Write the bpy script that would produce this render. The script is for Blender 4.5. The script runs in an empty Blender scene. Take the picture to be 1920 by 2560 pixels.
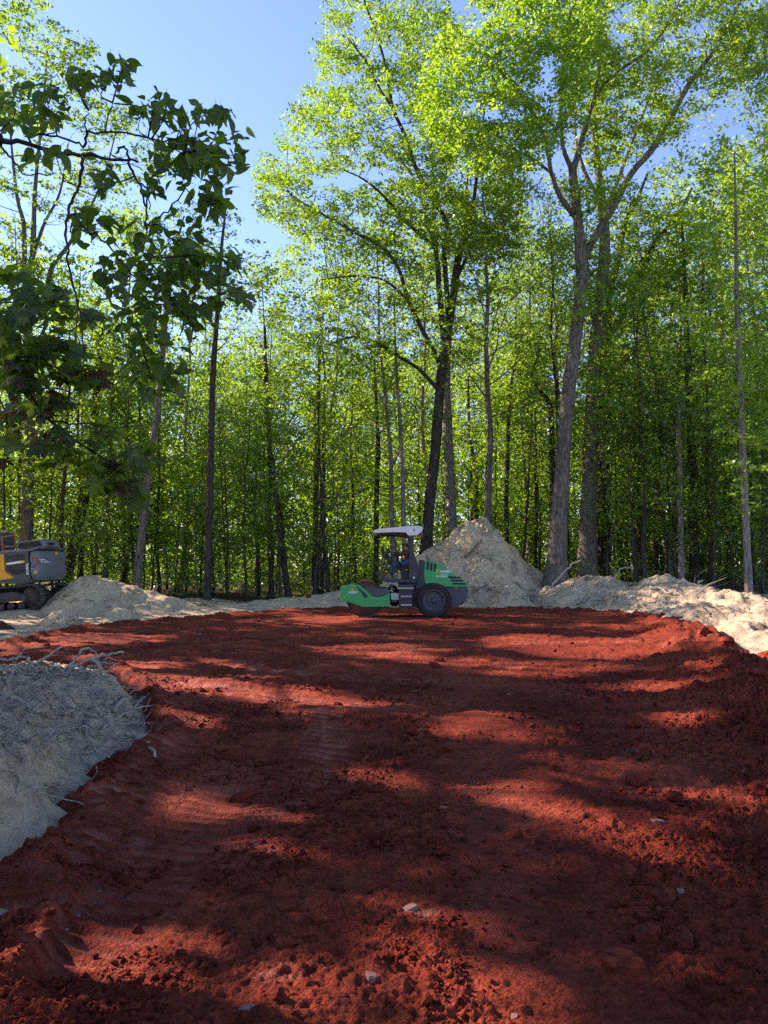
import bpy, math, random
import numpy as np
from mathutils import Vector, Matrix

# ------------------------------------------------------------------ camera, sky, sun, exposure
scene = bpy.context.scene
COL = scene.collection
FPX, CXP, CYP, CAMZ, PITCH = 1862.0, 960.0, 1280.0, 1.60, math.radians(4.2)
cam_data = bpy.data.cameras.new("camera")
cam = bpy.data.objects.new("camera", cam_data); COL.objects.link(cam)
cam.location = (0, 0, CAMZ)
cam.rotation_euler = (math.radians(90) + PITCH, 0, 0)
cam_data.sensor_fit = 'AUTO'; cam_data.sensor_width = 36.0
cam_data.lens = 36.0 * FPX / 2560.0
cam_data.clip_start = 0.05; cam_data.clip_end = 2000
scene.camera = cam

SUN_EL = math.radians(31.0)
SUN_AZ = (-0.90, 0.43)                       # horizontal direction towards the sun (left and ahead)
_l = math.hypot(*SUN_AZ)
SUN = np.array([SUN_AZ[0] / _l * math.cos(SUN_EL), SUN_AZ[1] / _l * math.cos(SUN_EL), math.sin(SUN_EL)])

world = bpy.data.worlds.new("World"); scene.world = world; world.use_nodes = True
wn = world.node_tree.nodes; wl = world.node_tree.links
bg = wn.get("Background") or wn.new("ShaderNodeBackground")
sky = wn.new("ShaderNodeTexSky"); sky.sky_type = 'NISHITA'; sky.sun_disc = False
sky.sun_elevation = SUN_EL
sky.sun_rotation = math.atan2(SUN[0], SUN[1])
sky.altitude = 0; sky.air_density = 1.0; sky.dust_density = 0.1; sky.ozone_density = 6.0
wl.new(sky.outputs[0], bg.inputs[0]); bg.inputs[1].default_value = 0.105

sun_data = bpy.data.lights.new("sun", 'SUN'); sun_data.energy = 4.6
sun_data.angle = math.radians(0.55); sun_data.color = (1.0, 0.90, 0.76)
sun = bpy.data.objects.new("sun", sun_data); COL.objects.link(sun)
sun.rotation_euler = Vector(SUN).to_track_quat('Z', 'Y').to_euler()
sun.location = (-30, 20, 40)

scene.view_settings.view_transform = 'Standard'; scene.view_settings.look = 'None'
scene.view_settings.exposure = 1.82; scene.view_settings.gamma = 1.0
scene.view_settings.use_curve_mapping = False
scene.view_settings.use_white_balance = True
scene.view_settings.white_balance_temperature = 7000; scene.view_settings.white_balance_tint = 30
scene.render.engine = 'CYCLES'
scene.cycles.use_denoising = False
scene.cycles.max_bounces = 6; scene.cycles.diffuse_bounces = 5; scene.cycles.transmission_bounces = 4
scene.cycles.glossy_bounces = 2; scene.cycles.sample_clamp_indirect = 6.0
scene.cycles.use_adaptive_sampling = True; scene.cycles.adaptive_threshold = 0.012

rng = np.random.default_rng(7)
random.seed(7)
R = math.radians

# ------------------------------------------------------------------ helpers
def at(px, py, Y):
    """photograph pixel (1920x2560) at world depth Y -> world point"""
    a = (px - CXP) / FPX; b = (CYP - py) / FPX
    t = Y / (math.cos(PITCH) - b * math.sin(PITCH))
    return np.array([a * t, Y, CAMZ + t * (math.sin(PITCH) + b * math.cos(PITCH))])

def ground(px, py, z=0.0):
    a = (px - CXP) / FPX; b = (CYP - py) / FPX
    k = math.sin(PITCH) + b * math.cos(PITCH)
    t = (z - CAMZ) / k
    return np.array([a * t, t * (math.cos(PITCH) - b * math.sin(PITCH)), z])

def to_px(P):
    P = np.asarray(P, float); d = P - np.array([0, 0, CAMZ])
    f = d[..., 1] * math.cos(PITCH) + d[..., 2] * math.sin(PITCH)
    u = -d[..., 1] * math.sin(PITCH) + d[..., 2] * math.cos(PITCH)
    f = np.where(np.abs(f) < 1e-6, 1e-6, f)
    return CXP + FPX * d[..., 0] / f, CYP - FPX * u / f, f

def in_poly(x, y, poly):
    x = np.asarray(x); y = np.asarray(y); ins = np.zeros(x.shape, bool)
    n = len(poly)
    for i in range(n):
        x0, y0 = poly[i][0], poly[i][1]; x1, y1 = poly[(i + 1) % n][0], poly[(i + 1) % n][1]
        if y0 == y1: continue
        c = ((y0 > y) != (y1 > y)) & (x < (x1 - x0) * (y - y0) / (y1 - y0) + x0)
        ins ^= c
    return ins

def seg_dist(x, y, pts, closed=False):
    """distance to polyline, with index-parameter of nearest point"""
    best = np.full(x.shape, 1e9); par = np.zeros(x.shape); side = np.zeros(x.shape)
    n = len(pts); m = n if closed else n - 1
    for i in range(m):
        ax, ay = pts[i][0], pts[i][1]; bx_, by_ = pts[(i + 1) % n][0], pts[(i + 1) % n][1]
        dx, dy = bx_ - ax, by_ - ay; L2 = dx * dx + dy * dy + 1e-12
        t = np.clip(((x - ax) * dx + (y - ay) * dy) / L2, 0, 1)
        d = np.hypot(x - ax - t * dx, y - ay - t * dy)
        k = d < best
        best = np.where(k, d, best); par = np.where(k, i + t, par)
        side = np.where(k, (x - ax) * dy - (y - ay) * dx, side)
    return best, par, side

def _hash(ix, iy, seed):
    h = (ix.astype(np.int64) * 374761393 + iy.astype(np.int64) * 668265263 + seed * 1442695041) & 0xFFFFFFFF
    h = ((h ^ (h >> 13)) * 1274126177) & 0xFFFFFFFF
    return ((h ^ (h >> 16)) & 0xFFFF) / 65535.0

def noise2(x, y, seed=0):
    ix = np.floor(x); iy = np.floor(y); fx = x - ix; fy = y - iy
    def g(ox, oy):
        a = _hash(ix + ox, iy + oy, seed) * 2 * math.pi
        return np.cos(a) * (fx - ox) + np.sin(a) * (fy - oy)
    u = fx * fx * fx * (fx * (fx * 6 - 15) + 10); v = fy * fy * fy * (fy * (fy * 6 - 15) + 10)
    n0 = g(0, 0) * (1 - u) + g(1, 0) * u; n1 = g(0, 1) * (1 - u) + g(1, 1) * u
    return (n0 * (1 - v) + n1 * v) * 1.5

def fbm(x, y, seed=0, octs=4, gain=0.5, lac=2.03):
    s = np.zeros(np.shape(x)); a = 1.0
    for o in range(octs):
        s = s + a * noise2(x, y, seed + o * 17); x = x * lac + 3.7; y = y * lac - 1.3; a *= gain
    return s

def cells(x, y, seed=0):
    """F1 distance of a jittered grid"""
    ix = np.floor(x); iy = np.floor(y); best = np.full(np.shape(x), 9.0)
    for ox in (-1, 0, 1):
        for oy in (-1, 0, 1):
            cx = ix + ox + _hash(ix + ox, iy + oy, seed); cy = iy + oy + _hash(ix + ox, iy + oy, seed + 5)
            best = np.minimum(best, np.hypot(x - cx, y - cy))
    return best

def sstep(x, a, b):
    t = np.clip((x - a) / (b - a), 0, 1); return t * t * (3 - 2 * t)

def make_mesh(name, V, F, smooth=True, attr=None):
    """V (n,3); F (m,k) int array or a list of such arrays"""
    me = bpy.data.meshes.new(name)
    V = np.asarray(V, np.float32); Fs = F if isinstance(F, list) else [F]
    Fs = [np.asarray(f, np.int32) for f in Fs if len(f)]
    me.vertices.add(len(V)); me.vertices.foreach_set("co", V.ravel())
    tot = sum(f.size for f in Fs); np_ = sum(len(f) for f in Fs)
    me.loops.add(tot); me.polygons.add(np_)
    me.loops.foreach_set("vertex_index", np.concatenate([f.ravel() for f in Fs]))
    starts = []; s = 0
    for f in Fs:
        starts.append(s + np.arange(len(f), dtype=np.int32) * f.shape[1]); s += f.size
    me.polygons.foreach_set("loop_start", np.concatenate(starts).astype(np.int32))
    if smooth: me.polygons.foreach_set("use_smooth", np.ones(np_, bool))
    if attr:
        for k, (dom, arr) in attr.items():
            at_ = me.attributes.new(k, 'FLOAT', dom); at_.data.foreach_set("value", np.asarray(arr, np.float32))
    me.update(calc_edges=True)
    return me

def link(name, me, mat=None, parent=None, loc=None):
    o = bpy.data.objects.new(name, me); COL.objects.link(o)
    if mat is not None and me is not None and not me.materials: me.materials.append(mat)
    if parent is not None: o.parent = parent
    if loc is not None: o.location = loc
    return o

def empty(name, loc=(0, 0, 0), rot=(0, 0, 0)):
    o = bpy.data.objects.new(name, None); COL.objects.link(o)
    o.location = loc; o.rotation_euler = rot; o.empty_display_size = 0.2
    return o

def tag(o, label=None, cat=None, group=None, kind=None):
    if label: o["label"] = label
    if cat: o["category"] = cat
    if group: o["group"] = group
    if kind: o["kind"] = kind
    return o

class Geo:
    """collects quads / tris"""
    def __init__(s): s.V = []; s.Q = []; s.T = []; s.n = 0
    def add(s, V, Q=None, T=None):
        V = np.asarray(V, float).reshape(-1, 3)
        if Q is not None and len(Q): s.Q.append(np.asarray(Q, int) + s.n)
        if T is not None and len(T): s.T.append(np.asarray(T, int) + s.n)
        s.V.append(V); s.n += len(V); return s
    def mesh(s, name, smooth=True):
        F = []
        if s.Q: F.append(np.concatenate(s.Q))
        if s.T: F.append(np.concatenate(s.T))
        return make_mesh(name, np.concatenate(s.V), F, smooth)
    def tube(s, P, rad, n=6, cap=True, wob=0.0, seed=0):
        P = np.asarray(P, float); m = len(P); rad = np.broadcast_to(np.asarray(rad, float), (m,))
        T = np.gradient(P, axis=0); T /= np.linalg.norm(T, axis=1)[:, None] + 1e-12
        ref = np.array([0, 0, 1.0]) if abs(T[0][2]) < 0.9 else np.array([1.0, 0, 0])
        U = np.zeros_like(P); 
        u = np.cross(T[0], ref); u /= np.linalg.norm(u)
        for i in range(m):
            u = u - T[i] * np.dot(u, T[i]); u /= np.linalg.norm(u) + 1e-12; U[i] = u
        W = np.cross(T, U)
        a = np.arange(n) * 2 * math.pi / n
        rr = rad[:, None] * np.ones(n)[None]
        if wob:
            r_ = np.random.default_rng(seed); rr = rr * (1 + wob * r_.standard_normal((m, n)))
        V = P[:, None] + rr[..., None] * (np.cos(a)[None, :, None] * U[:, None] + np.sin(a)[None, :, None] * W[:, None])
        V = V.reshape(-1, 3)
        i = np.arange(m - 1)[:, None] * n; j = np.arange(n)[None]; k = (j + 1) % n
        Q = np.stack([i + j, i + k, i + n + k, i + n + j], -1).reshape(-1, 4)
        Tn = []
        if cap:
            V = np.concatenate([V, P[:1], P[-1:]]); c0 = m * n; c1 = c0 + 1
            for q in range(n):
                Tn.append([c0, (q + 1) % n, q]); Tn.append([c1, (m - 1) * n + q, (m - 1) * n + (q + 1) % n])
        return s.add(V, Q, Tn)
    def box(s, x0, x1, y0, y1, z0, z1):
        V = [(x, y, z) for z in (z0, z1) for y in (y0, y1) for x in (x0, x1)]
        return s.add(V, [(0, 2, 3, 1), (4, 5, 7, 6), (0, 1, 5, 4), (2, 6, 7, 3), (0, 4, 6, 2), (1, 3, 7, 5)])
    def cyl(s, c, r, y0, y1, n=24, axis='y', r2=None):
        a = np.arange(n) * 2 * math.pi / n; r2 = r if r2 is None else r2
        def ring(rr, t):
            if axis == 'y': return np.stack([c[0] + rr * np.cos(a), np.full(n, t), c[1] + rr * np.sin(a)], 1)
            if axis == 'z': return np.stack([c[0] + rr * np.cos(a), c[1] + rr * np.sin(a), np.full(n, t)], 1)
            return np.stack([np.full(n, t), c[0] + rr * np.cos(a), c[1] + rr * np.sin(a)], 1)
        V = np.concatenate([ring(r, y0), ring(r2, y1)]); j = np.arange(n); k = (j + 1) % n
        Q = np.stack([j, k, n + k, n + j], 1)
        cc = {'y': [(c[0], y0, c[1]), (c[0], y1, c[1])], 'z': [(c[0], c[1], y0), (c[0], c[1], y1)], 'x': [(y0, c[0], c[1]), (y1, c[0], c[1])]}[axis]
        V = np.concatenate([V, np.array(cc)])
        T = [(2 * n, b, a_) for a_, b in zip(j, k)] + [(2 * n + 1, n + a_, n + b) for a_, b in zip(j, k)]
        return s.add(V, Q, T)
    def lathe(s, c, prof, n=40):
        """profile of (radius, y) about an axis along y through (c.x, c.z)"""
        a = np.arange(n) * 2 * math.pi / n; m = len(prof)
        V = np.concatenate([np.stack([c[0] + r * np.cos(a), np.full(n, y), c[1] + r * np.sin(a)], 1) for r, y in prof])
        i = np.arange(m - 1)[:, None] * n; j = np.arange(n)[None]; k = (j + 1) % n
        return s.add(V, np.stack([i + j, i + k, i + n + k, i + n + j], -1).reshape(-1, 4))

def prism_mesh(name, prof, y0, y1, bevel=0.0):
    """closed XZ outline extruded along y (n-gon caps)"""
    me = bpy.data.meshes.new(name); n = len(prof)
    V = [(x, y0, z) for x, z in prof] + [(x, y1, z) for x, z in prof]
    F = [tuple(range(n)), tuple(range(2 * n - 1, n - 1, -1))] + [(i, i + n, (i + 1) % n + n, (i + 1) % n) for i in range(n)]
    me.from_pydata(V, [], F)
    import bmesh
    bm = bmesh.new(); bm.from_mesh(me); bmesh.ops.recalc_face_normals(bm, faces=bm.faces)
    if bevel > 0:
        es = [e for e in bm.edges if e.calc_face_angle(0) > 0.35]
        bmesh.ops.bevel(bm, geom=es, offset=bevel, segments=2, profile=0.6, affect='EDGES', clamp_overlap=True)
    bm.to_mesh(me); bm.free()
    return me

def text_mesh(name, body, size, bold=0.0, extrude=0.002):
    cu = bpy.data.curves.new(name, 'FONT'); cu.body = body; cu.size = size; cu.offset = bold; cu.extrude = extrude
    cu.resolution_u = 2; cu.align_x = 'LEFT'
    o = bpy.data.objects.new(name, cu); COL.objects.link(o)
    dg = bpy.context.evaluated_depsgraph_get(); dg.update()
    me = bpy.data.meshes.new_from_object(o.evaluated_get(dg)); me.name = name
    bpy.data.objects.remove(o); bpy.data.curves.remove(cu)
    return me

# ------------------------------------------------------------------ materials
def new_mat(name):
    m = bpy.data.materials.new(name); m.use_nodes = True
    nt = m.node_tree; nt.nodes.clear()
    out = nt.nodes.new("ShaderNodeOutputMaterial")
    return m, nt, out

class NT:
    def __init__(s, nt): s.nt = nt
    def n(s, t, **kw):
        nd = s.nt.nodes.new(t)
        for k, v in kw.items():
            if k in nd.inputs.keys() if isinstance(k, str) else False: nd.inputs[k].default_value = v
            else: setattr(nd, k, v)
        return nd
    def l(s, a, b): s.nt.links.new(a, b)
    def coord(s, kind='Object', scale=(1, 1, 1), rot=(0, 0, 0)):
        tc = s.nt.nodes.new("ShaderNodeTexCoord"); mp = s.nt.nodes.new("ShaderNodeMapping")
        mp.inputs['Scale'].default_value = scale; mp.inputs['Rotation'].default_value = rot
        s.l(tc.outputs[kind], mp.inputs[0]); return mp.outputs[0]
    def noise(s, vec, scale, detail=5, rough=0.6, dist=0.0):
        nd = s.nt.nodes.new("ShaderNodeTexNoise"); s.l(vec, nd.inputs['Vector'])
        nd.inputs['Scale'].default_value = scale; nd.inputs['Detail'].default_value = detail
        nd.inputs['Roughness'].default_value = rough; nd.inputs['Distortion'].default_value = dist
        return nd.outputs[0]
    def vor(s, vec, scale, feature='F1', rnd=1.0):
        nd = s.nt.nodes.new("ShaderNodeTexVoronoi"); nd.feature = feature; s.l(vec, nd.inputs['Vector'])
        nd.inputs['Scale'].default_value = scale; nd.inputs['Randomness'].default_value = rnd
        return nd
    def ramp(s, fac, stops, interp='LINEAR'):
        nd = s.nt.nodes.new("ShaderNodeValToRGB"); nd.color_ramp.interpolation = interp
        el = nd.color_ramp.elements
        while len(el) < len(stops): el.new(0.5)
        for e, (p, c) in zip(el, stops):
            e.position = p; e.color = (c[0], c[1], c[2], 1) if not np.isscalar(c) else (c, c, c, 1)
        s.l(fac, nd.inputs[0]); return nd.outputs[0]
    def mix(s, fac, a, b, mode='MIX'):
        nd = s.nt.nodes.new("ShaderNodeMix"); nd.data_type = 'RGBA'; nd.blend_type = mode
        for sock, v in ((nd.inputs[0], fac), (nd.inputs[6], a), (nd.inputs[7], b)):
            if hasattr(v, 'node'): s.l(v, sock)
            elif np.isscalar(v): sock.default_value = v
            else: sock.default_value = (v[0], v[1], v[2], 1)
        return nd.outputs[2]
    def math(s, op, a, b=0.0, clamp=False):
        nd = s.nt.nodes.new("ShaderNodeMath"); nd.operation = op; nd.use_clamp = clamp
        for sock, v in ((nd.inputs[0], a), (nd.inputs[1], b)):
            if hasattr(v, 'node'): s.l(v, sock)
            else: sock.default_value = v
        return nd.outputs[0]
    def bump(s, h, strength=0.5, dist=0.02, normal=None):
        nd = s.nt.nodes.new("ShaderNodeBump"); nd.inputs['Strength'].default_value = strength
        nd.inputs['Distance'].default_value = dist; s.l(h, nd.inputs['Height'])
        if normal is not None: s.l(normal, nd.inputs['Normal'])
        return nd.outputs[0]
    def bsdf(s, out, color, rough=0.8, normal=None, spec=0.3, metal=0.0, coat=0.0):
        b = s.nt.nodes.new("ShaderNodeBsdfPrincipled")
        for sock, v in ((b.inputs['Base Color'], color), (b.inputs['Roughness'], rough)):
            if hasattr(v, 'node'): s.l(v, sock)
            elif np.isscalar(v): sock.default_value = v
            else: sock.default_value = (v[0], v[1], v[2], 1)
        b.inputs['Specular IOR Level'].default_value = spec; b.inputs['Metallic'].default_value = metal
        if coat: b.inputs['Coat Weight'].default_value = coat
        if normal is not None: s.l(normal, b.inputs['Normal'])
        s.l(b.outputs[0], out.inputs[0]); return b

def mat_paint(name, col, rough=0.45, dust=0.25, dustcol=(0.30, 0.22, 0.16), spec=0.4, metal=0.0, scale=3.0):
    m, nt, out = new_mat(name); t = NT(nt); v = t.coord('Object')
    a = t.noise(v, scale, 6, 0.65); b = t.noise(v, scale * 11, 4, 0.7)
    d = t.math('MULTIPLY', t.ramp(a, [(0.40, 0.0), (0.75, 1.0)]), t.ramp(b, [(0.3, 0.4), (0.7, 1.0)]))
    d = t.math('MULTIPLY', d, dust)
    c = t.mix(d, col, dustcol)
    c = t.mix(0.25, c, t.ramp(b, [(0.3, 0.65), (0.7, 1.0)]), 'MULTIPLY')
    r = t.math('ADD', t.math('MULTIPLY', d, 0.5), rough, True)
    t.bsdf(out, c, r, None, spec, metal); return m

def mat_soil(name="red_soil", k=1.0):
    m, nt, out = new_mat(name); t = NT(nt); v = t.coord('Object', (k, k, k))
    big = t.noise(v, 0.55, 5, 0.6, 0.6); mid = t.noise(v, 4.0, 6, 0.68); fine = t.noise(v, 42.0, 5, 0.7)
    c = t.ramp(big, [(0.28, (0.205, 0.030, 0.014)), (0.48, (0.315, 0.050, 0.022)), (0.72, (0.410, 0.084, 0.038))])
    c = t.mix(0.85, c, t.ramp(mid, [(0.28, (0.55, 0.50, 0.50)), (0.55, (1, 1, 1)), (0.75, (1.20, 1.16, 1.12))]), 'MULTIPLY')
    c = t.mix(0.8, c, t.ramp(fine, [(0.33, (0.34, 0.31, 0.31)), (0.52, (1, 1, 1)), (0.72, (1.35, 1.3, 1.3))]), 'MULTIPLY')
    cr = t.noise(v, 13.0, 6, 0.72); c = t.mix(0.8, c, t.ramp(cr, [(0.34, (0.40, 0.37, 0.37)), (0.50, (1, 1, 1)), (0.70, (1.18, 1.15, 1.15))]), 'MULTIPLY')  # this and the fine grain paint shading between crumbs into the colour
    damp = t.noise(v, 0.9, 6, 0.7, 0.8); c = t.mix(0.75, c, t.ramp(damp, [(0.36, (0.52, 0.47, 0.48)), (0.52, (1, 1, 1)), (0.68, (1.12, 1.12, 1.08))]), 'MULTIPLY')
    # compacted, paler pinkish plates and a few pale crumbs of the sand below
    pv = t.coord('Object', (1.0, 1.9, 1.0))
    pl = t.noise(pv, 1.15, 7, 0.72, 0.35)
    c = t.mix(t.ramp(pl, [(0.60, 0.0), (0.72, 0.55)]), c, (0.40, 0.20, 0.15))
    sp = t.noise(t.coord('Object', (1.0, 1.6, 1.0)), 2.3, 9, 0.78, 0.2)
    c = t.mix(t.ramp(sp, [(0.70, 0.0), (0.74, 0.75)]), c, (0.46, 0.37, 0.30))
    vo = t.vor(v, 16.0); d = t.ramp(vo.outputs['Distance'], [(0.02, 1.0), (0.07, 0.0)])
    pick = t.ramp(t.noise(v, 9.0, 2), [(0.66, 0.0), (0.70, 0.8)])
    c = t.mix(t.math('MULTIPLY', d, pick), c, (0.50, 0.40, 0.33))
    pr = nt.nodes.new("ShaderNodeAttribute"); pr.attribute_name = "pressed"
    c = t.mix(t.math('MULTIPLY', pr.outputs['Fac'], t.ramp(mid, [(0.35, 0.45), (0.6, 1.0)])), c, (0.46, 0.15, 0.10))  # paler tone puts the sheen of the pressed cleat faces into the colour
    g1 = t.noise(v, 26.0, 6, 0.75); g2 = t.vor(v, 58.0).outputs['Distance']; g3 = t.noise(v, 150.0, 3, 0.7)
    h = t.math('ADD', t.math('ADD', g1, t.math('MULTIPLY', g2, 0.45)), t.math('MULTIPLY', g3, 0.25))
    t.bsdf(out, c, 0.93, t.bump(h, 1.0, 0.055), 0.12); return m

def mat_sand():
    m, nt, out = new_mat("sand"); t = NT(nt); v = t.coord('Object')
    big = t.noise(v, 0.7, 5, 0.6, 0.5); mid = t.noise(v, 5.0, 7, 0.7); fine = t.noise(v, 45.0, 5, 0.7)
    c = t.ramp(big, [(0.28, (0.54, 0.42, 0.275)), (0.50, (0.70, 0.545, 0.35)), (0.72, (0.76, 0.555, 0.315))])
    c = t.mix(0.85, c, t.ramp(mid, [(0.28, (0.42, 0.39, 0.36)), (0.5, (1, 1, 1)), (0.75, (1.12, 1.10, 1.06))]), 'MULTIPLY')
    c = t.mix(0.6, c, t.ramp(fine, [(0.30, (0.6, 0.57, 0.54)), (0.55, (1, 1, 1))]), 'MULTIPLY')
    # dark humus crumbs mixed in by the digging
    at_ = nt.nodes.new("ShaderNodeAttribute"); at_.attribute_name = "humus"
    hm = t.math('ADD', t.math('MULTIPLY', at_.outputs['Fac'], 0.42), t.math('MULTIPLY', t.noise(v, 3.0, 8, 0.75, 0.4), 1.0))
    c = t.mix(t.ramp(hm, [(0.62, 0.0), (0.86, 0.9)]), c, (0.095, 0.078, 0.060))
    h = t.math('ADD', t.noise(v, 14.0, 7, 0.72), t.math('MULTIPLY', t.noise(v, 70.0, 4, 0.7), 0.4))
    t.bsdf(out, c, 0.95, t.bump(h, 1.0, 0.09), 0.1); return m

def mat_floor():
    m, nt, out = new_mat("forest_floor"); t = NT(nt); v = t.coord('Object')
    a = t.noise(v, 0.35, 5, 0.6); b = t.noise(v, 7.0, 7, 0.75); c_ = t.vor(v, 9.0)
    c = t.ramp(a, [(0.3, (0.055, 0.040, 0.025)), (0.55, (0.095, 0.068, 0.042)), (0.7, (0.060, 0.075, 0.025))])
    c = t.mix(0.9, c, t.ramp(b, [(0.3, 0.35), (0.55, 1.0), (0.7, 1.6)]), 'MULTIPLY')
    t.bsdf(out, c, 0.95, t.bump(b, 1.0, 0.08), 0.1); return m

def mat_bark(name, c0, c1, sc=1.0, bd=0.10):
    m, nt, out = new_mat(name); t = NT(nt)
    v = t.coord('Object', (1, 1, 0.16)); v2 = t.coord('Object')
    f = t.noise(v, 16.0 * sc, 6, 0.7, 0.6); lg = t.noise(v2, 1.3, 5, 0.65); fn = t.noise(v2, 30 * sc, 4, 0.7)
    c = t.ramp(f, [(0.34, tuple(x * 0.35 for x in c0)), (0.48, c0), (0.68, c1)])
    c = t.mix(0.7, c, t.ramp(lg, [(0.3, (0.70, 0.66, 0.62)), (0.55, (1, 1, 1)), (0.72, (1.15, 1.18, 1.10))]), 'MULTIPLY')
    h = t.math('ADD', f, t.math('MULTIPLY', fn, 0.25))
    t.bsdf(out, c, 0.93, t.bump(h, 1.0, bd), 0.12); return m

def mat_leaf(name, d0, d1, tr0, tr1, trans=0.5, gloss=0.05):
    """d0..d1 reflected, tr0..tr1 transmitted colour, picked leaf by leaf"""
    m, nt, out = new_mat(name); t = NT(nt)
    a = nt.nodes.new("ShaderNodeAttribute"); a.attribute_name = "tint"
    oi = nt.nodes.new("ShaderNodeObjectInfo")
    f = t.math('ADD', t.math('MULTIPLY', a.outputs['Fac'], 0.72), t.math('MULTIPLY', oi.outputs['Random'], 0.28))
    cd = t.mix(f, d0, d1); ct = t.mix(f, tr0, tr1)
    D = nt.nodes.new("ShaderNodeBsdfDiffuse"); T = nt.nodes.new("ShaderNodeBsdfTranslucent")
    t.l(cd, D.inputs[0]); t.l(ct, T.inputs[0])
    mx = nt.nodes.new("ShaderNodeMixShader"); mx.inputs[0].default_value = trans
    t.l(D.outputs[0], mx.inputs[1]); t.l(T.outputs[0], mx.inputs[2])
    G = nt.nodes.new("ShaderNodeBsdfGlossy"); G.inputs['Roughness'].default_value = 0.42
    G.inputs[0].default_value = (0.9, 0.95, 1.0, 1)
    m2 = nt.nodes.new("ShaderNodeMixShader"); m2.inputs[0].default_value = gloss
    t.l(mx.outputs[0], m2.inputs[1]); t.l(G.outputs[0], m2.inputs[2])
    t.l(m2.outputs[0], out.inputs[0]); return m

M = {}
M['soil'] = mat_soil(); M['soil_clod'] = mat_soil("red_soil_clod", 0.13); M['sand'] = mat_sand(); M['floor'] = mat_floor()
M['bark'] = mat_bark("bark_grey", (0.150, 0.125, 0.100), (0.30, 0.26, 0.22))
M['bark_dark'] = mat_bark("bark_dark", (0.060, 0.050, 0.040), (0.12, 0.105, 0.085))
M['bark_pale'] = mat_bark("bark_pale", (0.22, 0.195, 0.16), (0.40, 0.36, 0.31))
M['leaf'] = mat_leaf("leaf_green", (0.046, 0.104, 0.012), (0.110, 0.188, 0.022), (0.15, 0.34, 0.010), (0.43, 0.62, 0.026), 0.56)
M['leaf_sun'] = mat_leaf("leaf_yellow_green", (0.054, 0.122, 0.012), (0.125, 0.205, 0.020), (0.20, 0.44, 0.010), (0.46, 0.68, 0.024), 0.58)
M['leaf_cool'] = mat_leaf("leaf_cool_green", (0.042, 0.094, 0.018), (0.092, 0.158, 0.030), (0.13, 0.30, 0.016), (0.37, 0.56, 0.038), 0.55)
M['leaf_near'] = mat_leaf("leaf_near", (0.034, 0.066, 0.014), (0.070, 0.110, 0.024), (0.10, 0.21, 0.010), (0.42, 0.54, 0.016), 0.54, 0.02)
M['leaf_brown'] = mat_leaf("leaf_withered", (0.075, 0.048, 0.030), (0.120, 0.078, 0.045), (0.10, 0.05, 0.02), (0.20, 0.10, 0.03), 0.35)
# ------------------------------------------------------------------ terrain
PAD = [(-1.25, -1.0), (-1.45, 1.0), (-1.74, 2.5), (-1.91, 3.9), (-2.15, 5.7), (-2.34, 7.9), (-2.98, 9.4), (-4.9, 12.6), (-8.5, 13.2),
       (-11.5, 13.4), (-11.5, 15.2), (-8.1, 15.8), (-8.0, 19.5), (-7.3, 21.6), (-4.8, 26.4), (-1.5, 29.6), (1.0, 30.9), (4.0, 31.0),
       (8.3, 27.5), (8.6, 21.5), (7.7, 17.0), (6.1, 13.0), (5.1, 9.0), (4.4, 6.2), (3.9, 3.5), (3.6, 1.0), (3.4, -1.0)]
BERM = [(8.4, 24.0, 0.08), (7.6, 19.5, 0.17), (6.3, 15.2, 0.26), (5.1, 11.3, 0.29), (4.15, 8.4, 0.27), (3.5, 6.0, 0.16), (3.2, 4.2, 0.07), (3.1, 2.0, 0.04), (3.1, -1.0, 0.04)]
# strips of cleat / tyre marks: path (pixels on the ground), width, period, depth, slant
STRIPS = [([(20, 2345), (150, 2200), (260, 2080), (370, 1950), (430, 1850), (460, 1760), (450, 1700)], 0.62, 0.135, 0.060, 0.22),
          ([(330, 1665), (480, 1705), (640, 1735), (800, 1758), (960, 1775)], 0.52, 0.14, 0.055, 0.9),
          ([(560, 2190), (640, 2080), (690, 1990), (700, 1920)], 0.40, 0.13, 0.03, -0.5),
          ([(800, 1990), (812, 1930), (815, 1870), (812, 1820), (800, 1770)], 0.46, 0.16, 0.05, 0.7),
          ([(1290, 2500), (1270, 2250), (1250, 2080), (1240, 1960), (1225, 1850)], 0.5, 0.09, 0.006, 0.1),
          ([(560, 1650), (800, 1690), (1050, 1700), (1300, 1690)], 0.55, 0.13, 0.03, 0.5),
          ([(120, 2480), (330, 2240), (470, 2080), (560, 1960), (600, 1880)], 0.5, 0.12, 0.020, 0.2),
          ([(900, 1640), (1150, 1610), (1450, 1600), (1650, 1610)], 0.6, 0.16, 0.03, 0.6)]
STRIPS = [([ground(*p)[:2] for p in s[0]],) + s[1:] for s in STRIPS]

def pad_sd(x, y):
    d, _, _ = seg_dist(x, y, PAD, True)
    sd = np.where(in_poly(x, y, PAD), d, -d)
    return sd + 0.16 * fbm(x * 0.9, y * 0.9, 41, 3) + 0.055 * fbm(x * 5.5, y * 5.5, 43, 3) * (1 - 0.8 * sstep(y, 9, 15))

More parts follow.
